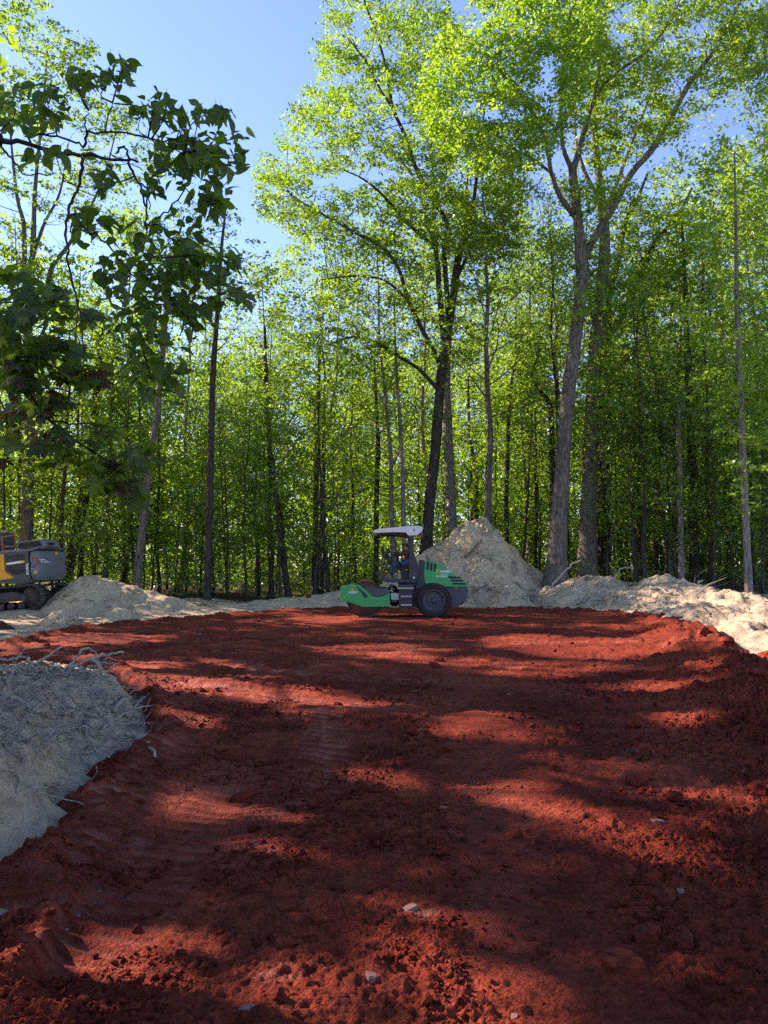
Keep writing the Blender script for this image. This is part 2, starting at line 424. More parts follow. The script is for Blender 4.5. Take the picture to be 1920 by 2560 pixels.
def pad_height(x, y, detail=True, pressed=False):
    z = 0.045 * fbm(x * 0.45, y * 0.45, 3, 3) + 0.022 * fbm(x * 1.6, y * 1.6, 5, 3)
    bp = [(p[0], p[1]) for p in BERM]; bh = np.array([p[2] for p in BERM])
    d, par, side = seg_dist(x, y, bp)
    hh = np.interp(par, np.arange(len(bh)), bh) * (1 + 0.30 * fbm(x * 1.1, y * 1.1, 9, 2))
    w = np.where(x > np.interp(y, [p[1] for p in BERM][::-1], [p[0] for p in BERM][::-1]), 0.62, 0.72)
    z = z + hh * np.exp(-(d / w) ** 2)
    z = z + 0.10 * np.exp(-(d / 1.1) ** 2) * fbm(x * 2.6, y * 2.6, 11, 3)
    if not detail: return z
    sd = pad_sd(x, y)
    # a low lip where the blade left the edge of the fill
    z = z + 0.075 * np.exp(-((sd - 0.18) / 0.16) ** 2) * (1 + 0.8 * fbm(x * 2.5, y * 2.5, 13, 3))
    # rough crumbly relief; smoother on the rolled lane right of the middle
    lane = np.exp(-((x - (0.62 + 0.045 * y)) / 0.42) ** 2) * (y < 12)
    rough = 0.55 + 0.45 * sstep(fbm(x * 0.6, y * 0.6, 15, 3), -0.35, 0.45)
    rough = rough * (1 - 0.75 * lane) * (1 - 0.45 * sstep(y, 19, 22))
    rough = rough * (1 + 0.9 * np.exp(-(d / 0.9) ** 2))
    damp = 1.0; press = np.zeros(np.shape(x))
    for (path, wd, per, dep, sl) in STRIPS:
        dd, par, sgn = seg_dist(x, y, path)
        L = np.concatenate([[0], np.cumsum([math.hypot(path[i + 1][0] - path[i][0], path[i + 1][1] - path[i][1]) for i in range(len(path) - 1)])])
        s = np.interp(par, np.arange(len(L)), L); q = np.sign(sgn) * dd
        m = sstep(wd * 0.5 - dd + 0.06 * fbm(x * 6, y * 6, 21, 2), -0.03, 0.06) * sstep(s, 0.0, 0.4) * sstep(L[-1] - s, 0.0, 0.5)
        ph = (s + sl * q) / per + 0.14 * fbm(x * 3, y * 3, 23, 2)
        tri = np.abs((ph % 1.0) - 0.5) * 2
        cl = sstep(tri, 0.40, 0.62)
        chev = 1 - 0.9 * np.exp(-(q / 0.05) ** 2) if sl > 0.3 else 1.0
        z = z + m * (dep * (cl - 0.6) * chev - 0.012) * (0.75 + 0.5 * fbm(x * 2, y * 2, 25, 2))
        damp = damp * (1 - 0.85 * m); press = np.maximum(press, m * (1 - cl) * min(1.0, dep / 0.05))
    rough = rough * damp
    f = 0.024 * fbm(x * 4.0, y * 5.5, 31, 3) + 0.021 * fbm(x * 13, y * 16, 33, 3) + 0.013 * fbm(x * 45, y * 48, 35, 2)
    c1 = np.clip(0.42 - cells(x * 6.5, y * 6.5, 61), 0, 1); keep = _hash(np.floor(x * 6.5 + .5), np.floor(y * 6.5 + .5), 63) > 0.55
    c2 = np.clip(0.45 - cells(x * 17, y * 17, 65), 0, 1)
    f = f + 0.055 * c1 * keep * (fbm(x * .8, y * .8, 69, 2) > 0.05) + 0.085 * c2 * _hash(np.floor(x * 17 + .5), np.floor(y * 17 + .5), 66) ** 2 * (fbm(x * 1.3, y * 1.3, 67, 2) > 0.0)
    z = z + f * rough
    return (z, press) if pressed else z

GZ = -0.16            # level of the stripped sand round the fill

def ridge_field(x, y, pts, slope, round_=0.35):
    """pts (X, Y, z): a heap with that crest line and the given side slope"""
    best = np.full(x.shape, -9.0)
    for i in range(len(pts) - 1):
        (ax, ay, az), (bx_, by_, bz) = pts[i], pts[i + 1]
        dx, dy = bx_ - ax, by_ - ay; L2 = dx * dx + dy * dy + 1e-9
        t = np.clip(((x - ax) * dx + (y - ay) * dy) / L2, 0, 1)
        d = np.hypot(x - ax - t * dx, y - ay - t * dy)
        h = az + t * (bz - az) - slope * (np.sqrt(d * d + round_ * round_) - round_)
        best = np.maximum(best, h)
    return best

def grid_mesh(name, X, Y, Z, mat, extra=None, keep=None, ename="humus"):
    nr, nc = X.shape
    V = np.stack([X, Y, Z], -1).reshape(-1, 3)
    i = np.arange(nr - 1)[:, None] * nc; j = np.arange(nc - 1)[None]
    Q = np.stack([i + j, i + j + 1, i + nc + j + 1, i + nc + j], -1).reshape(-1, 4)
    if keep is not None:
        k = keep.ravel()[Q].any(axis=1); Q = Q[k]
    used = np.zeros(len(V), bool); used[Q.ravel()] = True
    idx = np.cumsum(used) - 1
    at_ = None
    if extra is not None: at_ = {ename: ('POINT', extra.ravel()[used])}
    me = make_mesh(name, V[used], idx[Q], True, at_)
    me.materials.append(mat); return me

# --- red fill: rows and columns get denser towards where the photograph was taken
ys = [-0.8, 0.0, 0.6, 1.1, 1.5, 1.8, 2.05, 2.25]
y = 2.40
while y < 33.5:
    ys.append(y); y += max(0.0075, y * y * 0.00086) if y < 12 else y * 0.0102
ys = np.array(ys)
aa = np.linspace(-0.80, 0.80, 560)
Yg = np.repeat(ys[:, None], len(aa), 1); Xg = aa[None] * np.maximum(Yg, 3.2)
sd = pad_sd(Xg, Yg)
Zg, PRESS = pad_height(Xg, Yg, True, True)
out_ = np.clip(-sd, 0, 3)
Zg = Zg - np.minimum(1.1 * out_, 0.75)
Zg = Zg - 0.55 * sstep(Yg, 29.0, 34.0)
soil_me = grid_mesh("red_soil_pad", Xg, Yg, Zg, M['soil'], extra=PRESS, keep=(sd > -0.75), ename="pressed")
pad_obj = tag(link("red_soil_pad", soil_me), kind="structure")

def pad_z(x, y):
    return float(pad_height(np.array([float(x)]), np.array([float(y)]))[0])

# --- ground sheet: stripped sand in the clearing, forest floor beyond
def ground_height(x, y):
    z = GZ + 0.05 * fbm(x * 0.5, y * 0.5, 71, 3)
    rise = sstep(y, 28.5, 35.0) * sstep(x, 3.0, 9.0) * 0.85 + sstep(y, 36, 90) * 0.6
    left = sstep(y, 24, 30) * sstep(-x, 3, 8) * 0.35
    z = z + rise + left + 0.10 * fbm(x * 0.12, y * 0.12, 73, 3) * sstep(y, 28, 40)
    near_right = sstep(x, 5.0, 8.0) * (1 - sstep(y, 9, 16)) * 0.0
    return z + near_right
gx = np.concatenate([[-900, -400, -200, -120], np.linspace(-80, 80, 161), [120, 200, 400, 900]])
gy = np.concatenate([[-300, -120, -60, -30], np.linspace(-15, 110, 151), [150, 250, 500, 1200]])
GX, GYY = np.meshgrid(gx, gy)
_in = sstep(np.minimum(np.minimum(GX + 26, 26 - GX), np.minimum(GYY - 5, 31.0 - 0.05 * np.abs(GX) - GYY)), 0.0, 1.5)
ground_me = grid_mesh("ground", GX, GYY, ground_height(GX, GYY) - 0.35 * _in, M['floor'])
tag(link("ground", ground_me), kind="structure")
def gz(x, y): return float(ground_height(np.array([float(x)]), np.array([float(y)]))[0])

def sand_detail(x, y, k=1.0, seed=0):
    z = 0.10 * fbm(x * 1.1, y * 1.1, 81 + seed, 3) + 0.045 * fbm(x * 3.5, y * 3.5, 83 + seed, 3) + 0.020 * fbm(x * 11, y * 11, 85 + seed, 3)
    rid = 1 - np.abs(fbm(x * 2.1, y * 2.1, 87 + seed, 3))
    fine = 0.020 * fbm(x * 9, y * 9, 89 + seed, 3) + 0.045 * np.clip(0.40 - cells(x * 4.5, y * 4.5, 90 + seed), 0, 1)
    return k * (z + 0.09 * (rid - 0.7) + fine)

def lattice(x0, x1, y0, y1, nx, ny):
    return np.meshgrid(np.linspace(x0, x1, nx), np.linspace(y0, y1, ny))

# clearing of stripped sand round the fill
X, Y = lattice(-30, 30, 3, 36, 170, 150)
cl = np.minimum(np.minimum(X + 27, 27 - X), np.minimum(Y - 4, 33.3 + 0.5 * fbm(X * .3, Y * .3, 91, 2) - 0.05 * np.abs(X) - Y)) + 1.2 * fbm(X * .4, Y * .4, 93, 3)
Z = ground_height(X, Y) + 0.03 + sand_detail(X, Y, 0.5, 3) * 0.7 - np.clip(-cl, 0, 1) * 0.5
Z = np.where(pad_sd(X, Y) > 0.8, Z - 0.25, Z)
sand_me = grid_mesh("sand_ground", X, Y, Z, M['sand'], extra=0.25 + 0.5 * fbm(X * .5, Y * .5, 95, 2), keep=(cl > -0.9))
tag(link("sand_ground", sand_me), kind="structure")

# left foreground bank with its cut face
X, Y = lattice(-9.5, -1.15, 1.2, 12.6, 340, 400)
d0 = -pad_sd(X, Y)
top = 0.62 * (1 - 0.62 * sstep(Y, 7.0, 10.0)) * (1 - sstep(Y, 9.8, 12.2) * 0.8)
top = top + 0.05 * fbm(X * .8, Y * .8, 101, 3)
face = sstep(d0, -0.02, 0.92 + 0.3 * fbm(X * 1.2, Y * 1.2, 103, 2))
hollow = 0.12 * np.exp(-(((X + 3.9) / 0.9) ** 2 + ((Y - 7.2) / 0.9) ** 2))
Z = -0.06 + (top + 0.05) * face - hollow + sand_detail(X, Y, 0.6, 7) * (0.35 + 0.65 * face)
Z = Z + (0.05 * np.abs(fbm(X * 6, Y * 6, 105, 3)) + 0.020 * fbm(X * 14, Y * 14, 107, 3) + 0.05 * np.clip(0.4 - cells(X * 7, Y * 7, 108), 0, 1)) * face
hum = 0.62 * sstep(d0, 0.55, 0.95) * (0.25 + 0.75 * sstep(Y, 5.9, 6.9)) - 0.25 * (1 - sstep(d0, 0.2, 0.6)) + 0.35 * fbm(X * 1.5, Y * 1.5, 109, 2)
BANK = (X, Y, Z)
bank_me = grid_mesh("sand_bank", X, Y, Z, M['sand'], extra=hum, keep=(d0 > -0.35))
tag(link("sand_bank", bank_me), "pale grey sand bank with a cut face and tangled roots at the left edge", "sand bank")

def grid_z(G, x, y):
    X, Y, Z = G
    fx = (x - X[0, 0]) / (X[0, 1] - X[0, 0]); fy = (y - Y[0, 0]) / (Y[1, 0] - Y[0, 0])
    i = int(min(max(fx, 0), X.shape[1] - 2)); j = int(min(max(fy, 0), X.shape[0] - 2)); fx -= i; fy -= j
    fx = min(max(fx, 0), 1); fy = min(max(fy, 0), 1)
    return float((Z[j, i] * (1 - fx) + Z[j, i + 1] * fx) * (1 - fy) + (Z[j + 1, i] * (1 - fx) + Z[j + 1, i + 1] * fx) * fy)

def ridge_from_px(lst):
    return [tuple(at(px, py, Yd)) for px, py, Yd in lst]

def heap(name, ridge, slope, box, res, seed, label, humus=0.2, k=1.0, extra_fn=None, bumps=()):
    X, Y = lattice(*box, *res)
    wx = 0.5 * fbm(X * .5, Y * .5, seed, 2); wy = 0.5 * fbm(X * .5, Y * .5, seed + 1, 2)
    Z = ridge_field(X + wx * 0.5, Y + wy * 0.5, ridge, slope)
    base = ground_height(X, Y)
    for (bx_, by_, bh, bw) in bumps:
        Z = np.maximum(Z, base - 0.5 + (bh + 0.52) * np.exp(-(((X - bx_) / bw) ** 2 + ((Y - by_) / bw) ** 2)))
    if extra_fn is not None: Z = np.maximum(Z, extra_fn(X, Y))
    amp = sstep(Z - base, -0.1, 0.5)
    Z = Z + sand_detail(X, Y, k, seed) * (0.3 + 0.7 * amp)
    hum = humus + 0.5 * fbm(X * .9, Y * .9, seed + 9, 3)
    me = grid_mesh(name, X, Y, Z, M['sand'], extra=hum, keep=(Z > base - 0.35))
    o = link(name, me); tag(o, label, "sand heap", "heaps of dug sand round the red pad")
    return (X, Y, np.maximum(Z, base))

EX_Y = 27.0
LEFT_RIDGE = ridge_from_px([(205, 1452, 28.2), (232, 1440, 28.2), (275, 1450, 28.2), (330, 1462, 28.2), (390, 1484, 28.2)])
HEAP_L = heap("sand_mound", LEFT_RIDGE, 0.70, (-16.5, -5.0, 20.5, 33), (200, 190), 111,
              "rounded sand mound beside the tracks of the excavator", 0.15, 0.9, bumps=[(-10.6, 20.6, 0.22, 1.0), (-10.0, 23.2, 0.38, 0.9), (-8.6, 24.5, 0.35, 0.9), (-12.3, 22.5, 0.2, 1.2)])
LOW_RIDGE = ridge_from_px([(400, 1488, 27.4), (450, 1497, 28.0), (500, 1512, 28.6), (600, 1510, 29.6), (700, 1497, 30.6), (800, 1486, 31.6), (900, 1472, 32.5), (1000, 1455, 33.0)])
HEAP_M = heap("sand_berm", LOW_RIDGE, 0.55, (-10.5, 2.5, 25.5, 36), (200, 150), 131,
              "low sand berm behind the pad, left of the road roller", 0.1, 0.7)
PILE_RIDGE = ridge_from_px([(1000, 1425, 34.0), (1040, 1391, 34.2), (1082, 1371, 34.3), (1134, 1349, 34.4), (1156, 1322, 34.5), (1179, 1303, 34.5), (1200, 1299, 34.5), (1226, 1326, 34.5), (1262, 1356, 34.5), (1308, 1400, 34.3), (1325, 1440, 34.0)])
PILE_RIDGE[6] = (PILE_RIDGE[6][0], PILE_RIDGE[6][1], PILE_RIDGE[6][2] + 0.12)
HEAP_P = heap("sand_pile", PILE_RIDGE, 1.28, (-2.5, 10.5, 28.5, 39.5), (270, 230), 151,
              "tall pointed pile of dug sand with roots behind the road roller", 0.2, 1.25, bumps=[(5.3, 31.0, 0.9, 1.2), (7.0, 31.6, 0.6, 0.9)])
RIGHT_RIDGE = ridge_from_px([(1370, 1470, 32.5), (1440, 1463, 31.5), (1459, 1452, 31.2), (1489, 1439, 31), (1521, 1447, 30.6), (1556, 1461, 30), (1593, 1462, 29.6), (1628, 1449, 29), (1671, 1444, 28.4), (1700, 1459, 28), (1758, 1468, 27), (1816, 1482, 26), (1874, 1487, 25), (1920, 1500, 24.3), (2050, 1520, 23), (2250, 1540, 21)])
def _right_low(X, Y):
    r2 = ridge_from_px([(1640, 1528, 24), (1700, 1522, 22.5), (1770, 1508, 21.5), (1850, 1532, 20.5), (1960, 1545, 19.5), (2150, 1560, 18)])
    r3 = ridge_from_px([(1800, 1585, 16.5), (1860, 1560, 17.2), (1940, 1565, 16.5), (2100, 1600, 15)])
    r4 = [(8.6, 13.5, 0.12), (8.2, 11.0, 0.02), (7.4, 8.0, -0.1)]
    a = np.maximum(ridge_field(X, Y, r2, 0.42), ridge_field(X, Y, r3, 0.40))
    return np.maximum(a, ridge_field(X, Y, r4, 0.30))
HEAP_R = heap("spoil_berm", RIGHT_RIDGE, 0.40, (5.2, 25, 6.0, 35), (300, 330), 171,
              "long uneven sand berm with roots along the right edge of the pad", 0.2, 1.3, _right_low)
for _o in bpy.data.objects:
    if _o.name in ("sand_berm", "spoil_berm"): _o["category"] = "sand berm"
# ------------------------------------------------------------------ foliage
def leaf_cloud(C, nrm, L, W, rg, fold=0.25, dirs=None):
    """one folded kite per centre C -> V, Q, tint.  nrm: leaf normals"""
    n = len(C)
    nrm = nrm / (np.linalg.norm(nrm, axis=1)[:, None] + 1e-9)
    a = rg.standard_normal((n, 3)) if dirs is None else dirs
    d = a - nrm * np.sum(a * nrm, 1)[:, None]; d /= np.linalg.norm(d, axis=1)[:, None] + 1e-9
    s = np.cross(nrm, d)
    L = np.broadcast_to(L, (n,))[:, None]; W = np.broadcast_to(W, (n,))[:, None]
    base = C - d * L * 0.5; tip = C + d * L * 0.5 - nrm * L * 0.12
    mid = C - d * L * 0.06 + nrm * L * fold * 0.25
    V = np.stack([base, mid + s * W * 0.5, tip, mid - s * W * 0.5], 1).reshape(-1, 3)
    Q = np.arange(4 * n).reshape(n, 4)
    return V, Q

def sprays(centers, per, rad, thick, rg, tilt=0.35, out=None):
    """flattish leaf sprays: positions and normals for `per` leaves around each centre"""
    m = len(centers); per_arr = np.maximum(3, rg.normal(per, per * 0.3, m).astype(int))
    idx = np.repeat(np.arange(m), per_arr); n = len(idx)
    sn = np.array([0, 0, 1.0]) + rg.standard_normal((m, 3)) * tilt
    if out is not None: sn = sn + out * 0.35
    sn /= np.linalg.norm(sn, axis=1)[:, None]
    u = np.cross(sn, rg.standard_normal((m, 3))); u /= np.linalg.norm(u, axis=1)[:, None]; w = np.cross(sn, u)
    rr = np.sqrt(rg.random(n)) * np.broadcast_to(rad, (m,))[idx]; th = rg.random(n) * 2 * math.pi
    asp = (0.6 + 0.4 * rg.random(m))[idx]
    P = centers[idx] + u[idx] * (rr * np.cos(th))[:, None] + w[idx] * (rr * np.sin(th) * asp)[:, None] + sn[idx] * (rg.standard_normal(n) * thick)[:, None]
    P[:, 2] -= 0.25 * rr ** 2
    N = sn[idx] + rg.standard_normal((n, 3)) * 0.55
    return P, N, idx

def foliage_mesh(name, P, N, idx, size, mat, rg, ratio=0.62):
    L = size * (0.50 + 1.0 * rg.random(len(P)) ** 1.2)
    V, Q = leaf_cloud(P, N, L, L * ratio, rg)
    ct = rg.random(int(idx.max()) + 1 if len(idx) else 1)
    tint = np.clip(0.62 * ct[idx] + 0.38 * rg.random(len(P)), 0, 1)
    me = make_mesh(name, V, Q, False, {"tint": ('FACE', tint)})
    me.materials.append(mat); return me

def bent(p0, d0, length, up, n, rg, wig=0.10):
    """polyline starting at p0 heading d0, turning upwards by `up`"""
    P = [np.array(p0, float)]; d = np.array(d0, float); d /= np.linalg.norm(d)
    st = length / n
    for i in range(n):
        d = d + np.array([0, 0, up / n]) + rg.standard_normal(3) * wig; d /= np.linalg.norm(d)
        P.append(P[-1] + d * st)
    return np.array(P)

def rnd_dir(rg, elev):
    a = rg.random() * 2 * math.pi
    return np.array([math.cos(a) * math.cos(elev), math.sin(a) * math.cos(elev), math.sin(elev)])

def build_tree_template(seed, H, r0, crown0, spread, n_limb, leaf_per, leafsize, mat, spray_r=0.7, drop=0.0, lean=0.03, shape='round', sub=4):
    """-> trunk mesh, crown mesh, origin at the base"""
    rg = np.random.default_rng(seed); g = Geo()
    n = 14; t = np.linspace(0, 1, n)
    wob = np.cumsum(rg.standard_normal((n, 2)) * 0.022 * H / n * 3, axis=0)
    tr = np.stack([wob[:, 0] + lean * H * t, wob[:, 1], H * 0.97 * t - 0.25], 1)
    rad = r0 * (1 - 0.86 * t ** 0.9) + 0.35 * r0 * np.exp(-t * H / 0.35)
    g.tube(tr, rad, 8, wob=0.04, seed=seed)
    cents = []; outs = []
    for i in range(n_limb):
        h = crown0 + (1 - crown0) * ((i + rg.random() * 0.8) / n_limb) * 0.97
        p0 = np.array([np.interp(h, t, tr[:, k]) for k in range(3)])
        x = (h - crown0) / (1 - crown0)
        prof = {'round': math.sin(math.pi * min(1, 0.18 + 0.80 * x)) ** 0.7, 'cone': 1.05 - 0.85 * x, 'top': 0.45 + 0.75 * math.sin(math.pi * min(1, 0.15 + 0.75 * x))}[shape]
        Ln = max(0.6, spread * prof * (0.75 + 0.5 * rg.random()))
        az = i * 2.399 + rg.random() * 0.8; el = R(rg.uniform(8, 38) + 30 * x)
        d0 = np.array([math.cos(az) * math.cos(el), math.sin(az) * math.cos(el), math.sin(el)])
        limb = bent(p0, d0, Ln, 0.35 - drop, 6, rg, 0.12)
        rl = max(0.012, 0.34 * np.interp(h, t, rad))
        g.tube(limb, rl * np.linspace(1, 0.25, 7), 5, cap=False)
        for s in range(sub):
            k = rg.uniform(0.30, 1.0); q = k * 6; i0 = min(5, int(q)); p1 = limb[i0] + (limb[i0 + 1] - limb[i0]) * (q - i0)
            dd = (limb[i0 + 1] - limb[i0]); dd /= np.linalg.norm(dd)
            d1 = dd + rg.standard_normal(3) * np.array([0.8, 0.8, 0.35])
            tw = bent(p1, d1, Ln * rg.uniform(0.25, 0.5), 0.15 - drop, 3, rg, 0.15)
            g.tube(tw, rl * 0.35 * np.linspace(1, 0.3, 4), 4, cap=False)
            for c in (tw[1], tw[2], tw[3]):
                cents.append(c + rg.standard_normal(3) * 0.22); outs.append(dd)
        cents.append(limb[-1]); outs.append(dd); cents.append(limb[4] + rg.standard_normal(3) * .2); outs.append(dd)
    cents = np.array(cents); outs = np.array(outs)
    P, N, idx = sprays(cents, leaf_per, spray_r * rg.uniform(0.6, 1.3, len(cents)), 0.07, rg, 0.30, outs)
    tm = g.mesh("trunk"); cm = foliage_mesh("crown", P, N, idx, leafsize, mat, rg)
    return tm, cm

# leaves are cut from the crowns so sun flecks fall on these ground patches
PATCH_PX = [
    [(0, 2440), (200, 2300), (320, 2295), (440, 2340), (500, 2400), (400, 2440), (260, 2420), (120, 2500), (0, 2540)],
    [(560, 2380), (720, 2390), (830, 2480), (880, 2600), (700, 2600), (600, 2480)],
    [(390, 2008), (520, 1992), (640, 1988), (800, 2065), (775, 2090), (620, 2028), (450, 2026)],
    [(1060, 2400), (1250, 2420), (1300, 2520), (1260, 2640), (1040, 2640)],
    [(960, 2230), (1080, 2245), (1130, 2300), (1060, 2330), (960, 2290)],
    [(60, 1655), (330, 1655), (450, 1690), (640, 1690), (930, 1752), (900, 1786), (600, 1745), (380, 1722), (100, 1700)],
    [(-200, 1605), (250, 1582), (440, 1584), (380, 1604), (-200, 1634)],
    [(760, 1612), (900, 1606), (1110, 1622), (1130, 1668), (1000, 1650), (800, 1630)],
    [(1180, 1598), (1330, 1585), (1560, 1596), (1760, 1588), (1740, 1640), (1540, 1650), (1330, 1630)],
    [(1150, 1650), (1400, 1650), (1560, 1665), (1500, 1690), (1250, 1690)],
    [(1560, 1710), (1660, 1706), (1800, 1720), (1850, 1690), (1860, 1740), (1720, 1738)],
    [(1880, 1990), (1960, 1970), (1960, 2060), (1870, 2040)],
    [(900, 1890), (1010, 1900), (1010, 1960), (900, 1950)],
    [(1350, 1905), (1470, 1905), (1470, 1945), (1350, 1945)],
    [(1100, 1800), (1300, 1790), (1340, 1830), (1120, 1850)],
    [(1680, 1800), (1800, 1790), (1800, 1830), (1690, 1835)],
    [(600, 1500), (760, 1495), (1000, 1545), (760, 1560)],
    [(1740, 1545), (1980, 1520), (1980, 1690), (1850, 1665)],
    [(1560, 1520), (1680, 1530), (1700, 1570), (1600, 1560)],
]
_pr = np.random.default_rng(77)
for _ in range(26):                                     # small flecks, drawn out along the light
    px_, py_ = _pr.uniform(150, 1750), 1600 + 700 * _pr.random() ** 1.3; k_ = (py_ - 1417) / 400.0
    L_, W_ = _pr.uniform(35, 110) * k_ ** 0.5, _pr.uniform(7, 16) * k_; sl_ = _pr.uniform(0.02, 0.16)
    PATCH_PX.append([(px_ - L_, py_ - sl_ * L_), (px_ - L_ * 0.3, py_ - W_ - sl_ * L_ * 0.3), (px_ + L_ * 0.5, py_ - W_ + sl_ * L_ * 0.5), (px_ + L_, py_ + sl_ * L_), (px_ + L_ * 0.3, py_ + W_ + sl_ * L_ * 0.3), (px_ - L_ * 0.5, py_ + W_ - sl_ * L_ * 0.5)])
PATCH = [[tuple(ground(a, b)[:2]) for a, b in poly] for poly in PATCH_PX]

def shadow_hits_patch(P, grow=0.09):
    gx_ = P[:, 0] - SUN[0] * P[:, 2] / SUN[2]; gy_ = P[:, 1] - SUN[1] * P[:, 2] / SUN[2]
    w = np.clip(0.045 * gy_, 0.05, 0.35)
    gx_ = gx_ + w * fbm(gx_ * 1.4, gy_ * 1.4, 201, 3); gy_ = gy_ + w * fbm(gx_ * 1.4, gy_ * 1.4, 205, 3)
    hit = np.zeros(len(P), bool)
    for poly in PATCH:
        a = np.array(poly); m = (gx_ > a[:, 0].min() - .3) & (gx_ < a[:, 0].max() + .3) & (gy_ > a[:, 1].min() - .3) & (gy_ < a[:, 1].max() + .3)
        if not m.any(): continue
        x_, y_ = gx_[m], gy_[m]; hit[m] |= in_poly(x_, y_, poly) | (seg_dist(x_, y_, poly, True)[0] < grow)
    return hit

# ------------------------------------------------------------------ trees traced one by one
def catmull(P, k=4):
    P = np.asarray(P, float); out = []
    Q = np.concatenate([[2 * P[0] - P[1]], P, [2 * P[-1] - P[-2]]])
    for i in range(1, len(Q) - 2):
        for t in np.arange(k) / k:
            out.append(0.5 * (2 * Q[i] + (Q[i + 1] - Q[i - 1]) * t + (2 * Q[i - 1] - 5 * Q[i] + 4 * Q[i + 1] - Q[i + 2]) * t * t + (3 * Q[i] - Q[i - 1] - 3 * Q[i + 1] + Q[i + 2]) * t ** 3))
    out.append(P[-1]); return np.array(out)

def stem_world(pts, Y, dy=0.0):
    """pts (px, py, width px): -> polyline and radii at depth Y, drifting dy in depth over its length"""
    P = []; r = []
    for i, p in enumerate(pts):
        yy = Y + dy * i / max(1, len(pts) - 1)
        P.append(at(p[0], p[1], yy)); r.append(max(0.012, p[2] * 0.5 * yy / FPX))
    P = catmull(P, 4); r = np.interp(np.linspace(0, 1, len(P)), np.linspace(0, 1, len(r)), r)
    return P, r

def traced_tree(name, label, base_px, Y, stems, mats, regions, leafmat, leafsize=0.15, spray_r=0.6, per=26, seed=0, group=None, depth=3.0, twigs=True, cull=None):
    """stems: [(points, depth drift, start depth offset)], regions: [(polygon px, number of sprays, depth centre offset, depth spread)]"""
    rg = np.random.default_rng(seed); b = at(base_px[0], base_px[1], Y)
    root = empty(name, tuple(b)); g = Geo(); nodes = []
    limbs = []
    for k, st in enumerate(stems):
        pts, dy, oy = st
        P, r = stem_world(pts, Y + oy, dy)
        if k == 0:
            P = np.concatenate([[P[0] - np.array([0, 0, 1.6])], P]); r = np.concatenate([[r[0] * 1.45], r]); r[1] *= 1.22
        gg = Geo(); nn = 10 if r[0] > 0.12 else 7
        gg.tube(P - b, r, nn, wob=0.035, seed=seed + k)
        link("trunk" if k == 0 else "limb", gg.mesh("trunk" if k == 0 else "limb"), mats[0], root)
        nodes.append(P[len(P) // 3:] if k == 0 else P)
    nodes = np.concatenate(nodes)
    Ps = []; Ns = []; Is = []; off = 0
    for rgn in regions:
        poly, cnt, oy, sp = rgn[:4]
        xs = [p[0] for p in poly]; ys_ = [p[1] for p in poly]
        px = rg.uniform(min(xs), max(xs), cnt * 4); py = rg.uniform(min(ys_), max(ys_), cnt * 4)
        ok = in_poly(px, py, poly) & (fbm(px / 95.0, py / 80.0, seed + 3, 3) > -0.42)
        px = px[ok][:cnt]; py = py[ok][:cnt]
        C = np.array([at(a, c, Y + oy + rg.normal(0, sp)) for a, c in zip(px, py)])
        if len(C) == 0: continue
        if twigs:
            sel = rg.choice(len(C), min(len(C), 110), replace=False); cntn = {}
            for q in sel:
                d = np.linalg.norm(nodes - C[q], axis=1) + 0.35 * np.maximum(0, nodes[:, 2] - C[q][2] + 0.4) * 3
                ni = int(np.argmin(d)); nb = nodes[ni]; L = np.linalg.norm(nb - C[q]); cntn[ni] = cntn.get(ni, 0) + 1
                if L > 2.6 or L < 0.3 or cntn[ni] > 2: continue
                mid = (nb + C[q]) / 2 + np.array([0, 0, -0.10 * L]) + rg.standard_normal(3) * 0.08 * L
                rr = 0.010 + 0.007 * L
                g.tube(catmull([nb - b, mid - b, C[q] - b], 3), rr * np.linspace(1, 0.35, 7), 4, cap=False)
        P, N, idx = sprays(C, per, spray_r * rg.uniform(0.6, 1.3, len(C)), 0.06, rg, 0.30)
        if cull:
            kp = ~shadow_hits_patch(P); P, N, idx = P[kp], N[kp], idx[kp]
        if len(rgn) > 4:
            link("crown", foliage_mesh("crown", P - b, N, idx, leafsize, rgn[4], rg), None, root); continue
        Ps.append(P); Ns.append(N); Is.append(idx + off); off += int(idx.max()) + 1
    if g.n: tag(link("twigs", g.mesh("twigs"), mats[0], root), kind="stuff")
    if Ps:
        P = np.concatenate(Ps); N = np.concatenate(Ns); I = np.concatenate(Is)
        me = foliage_mesh("crown", P - b, N, I, leafsize, leafmat, rg)
        link("crown", me, None, root)
    tag(root, label, "tree", group)
    return root

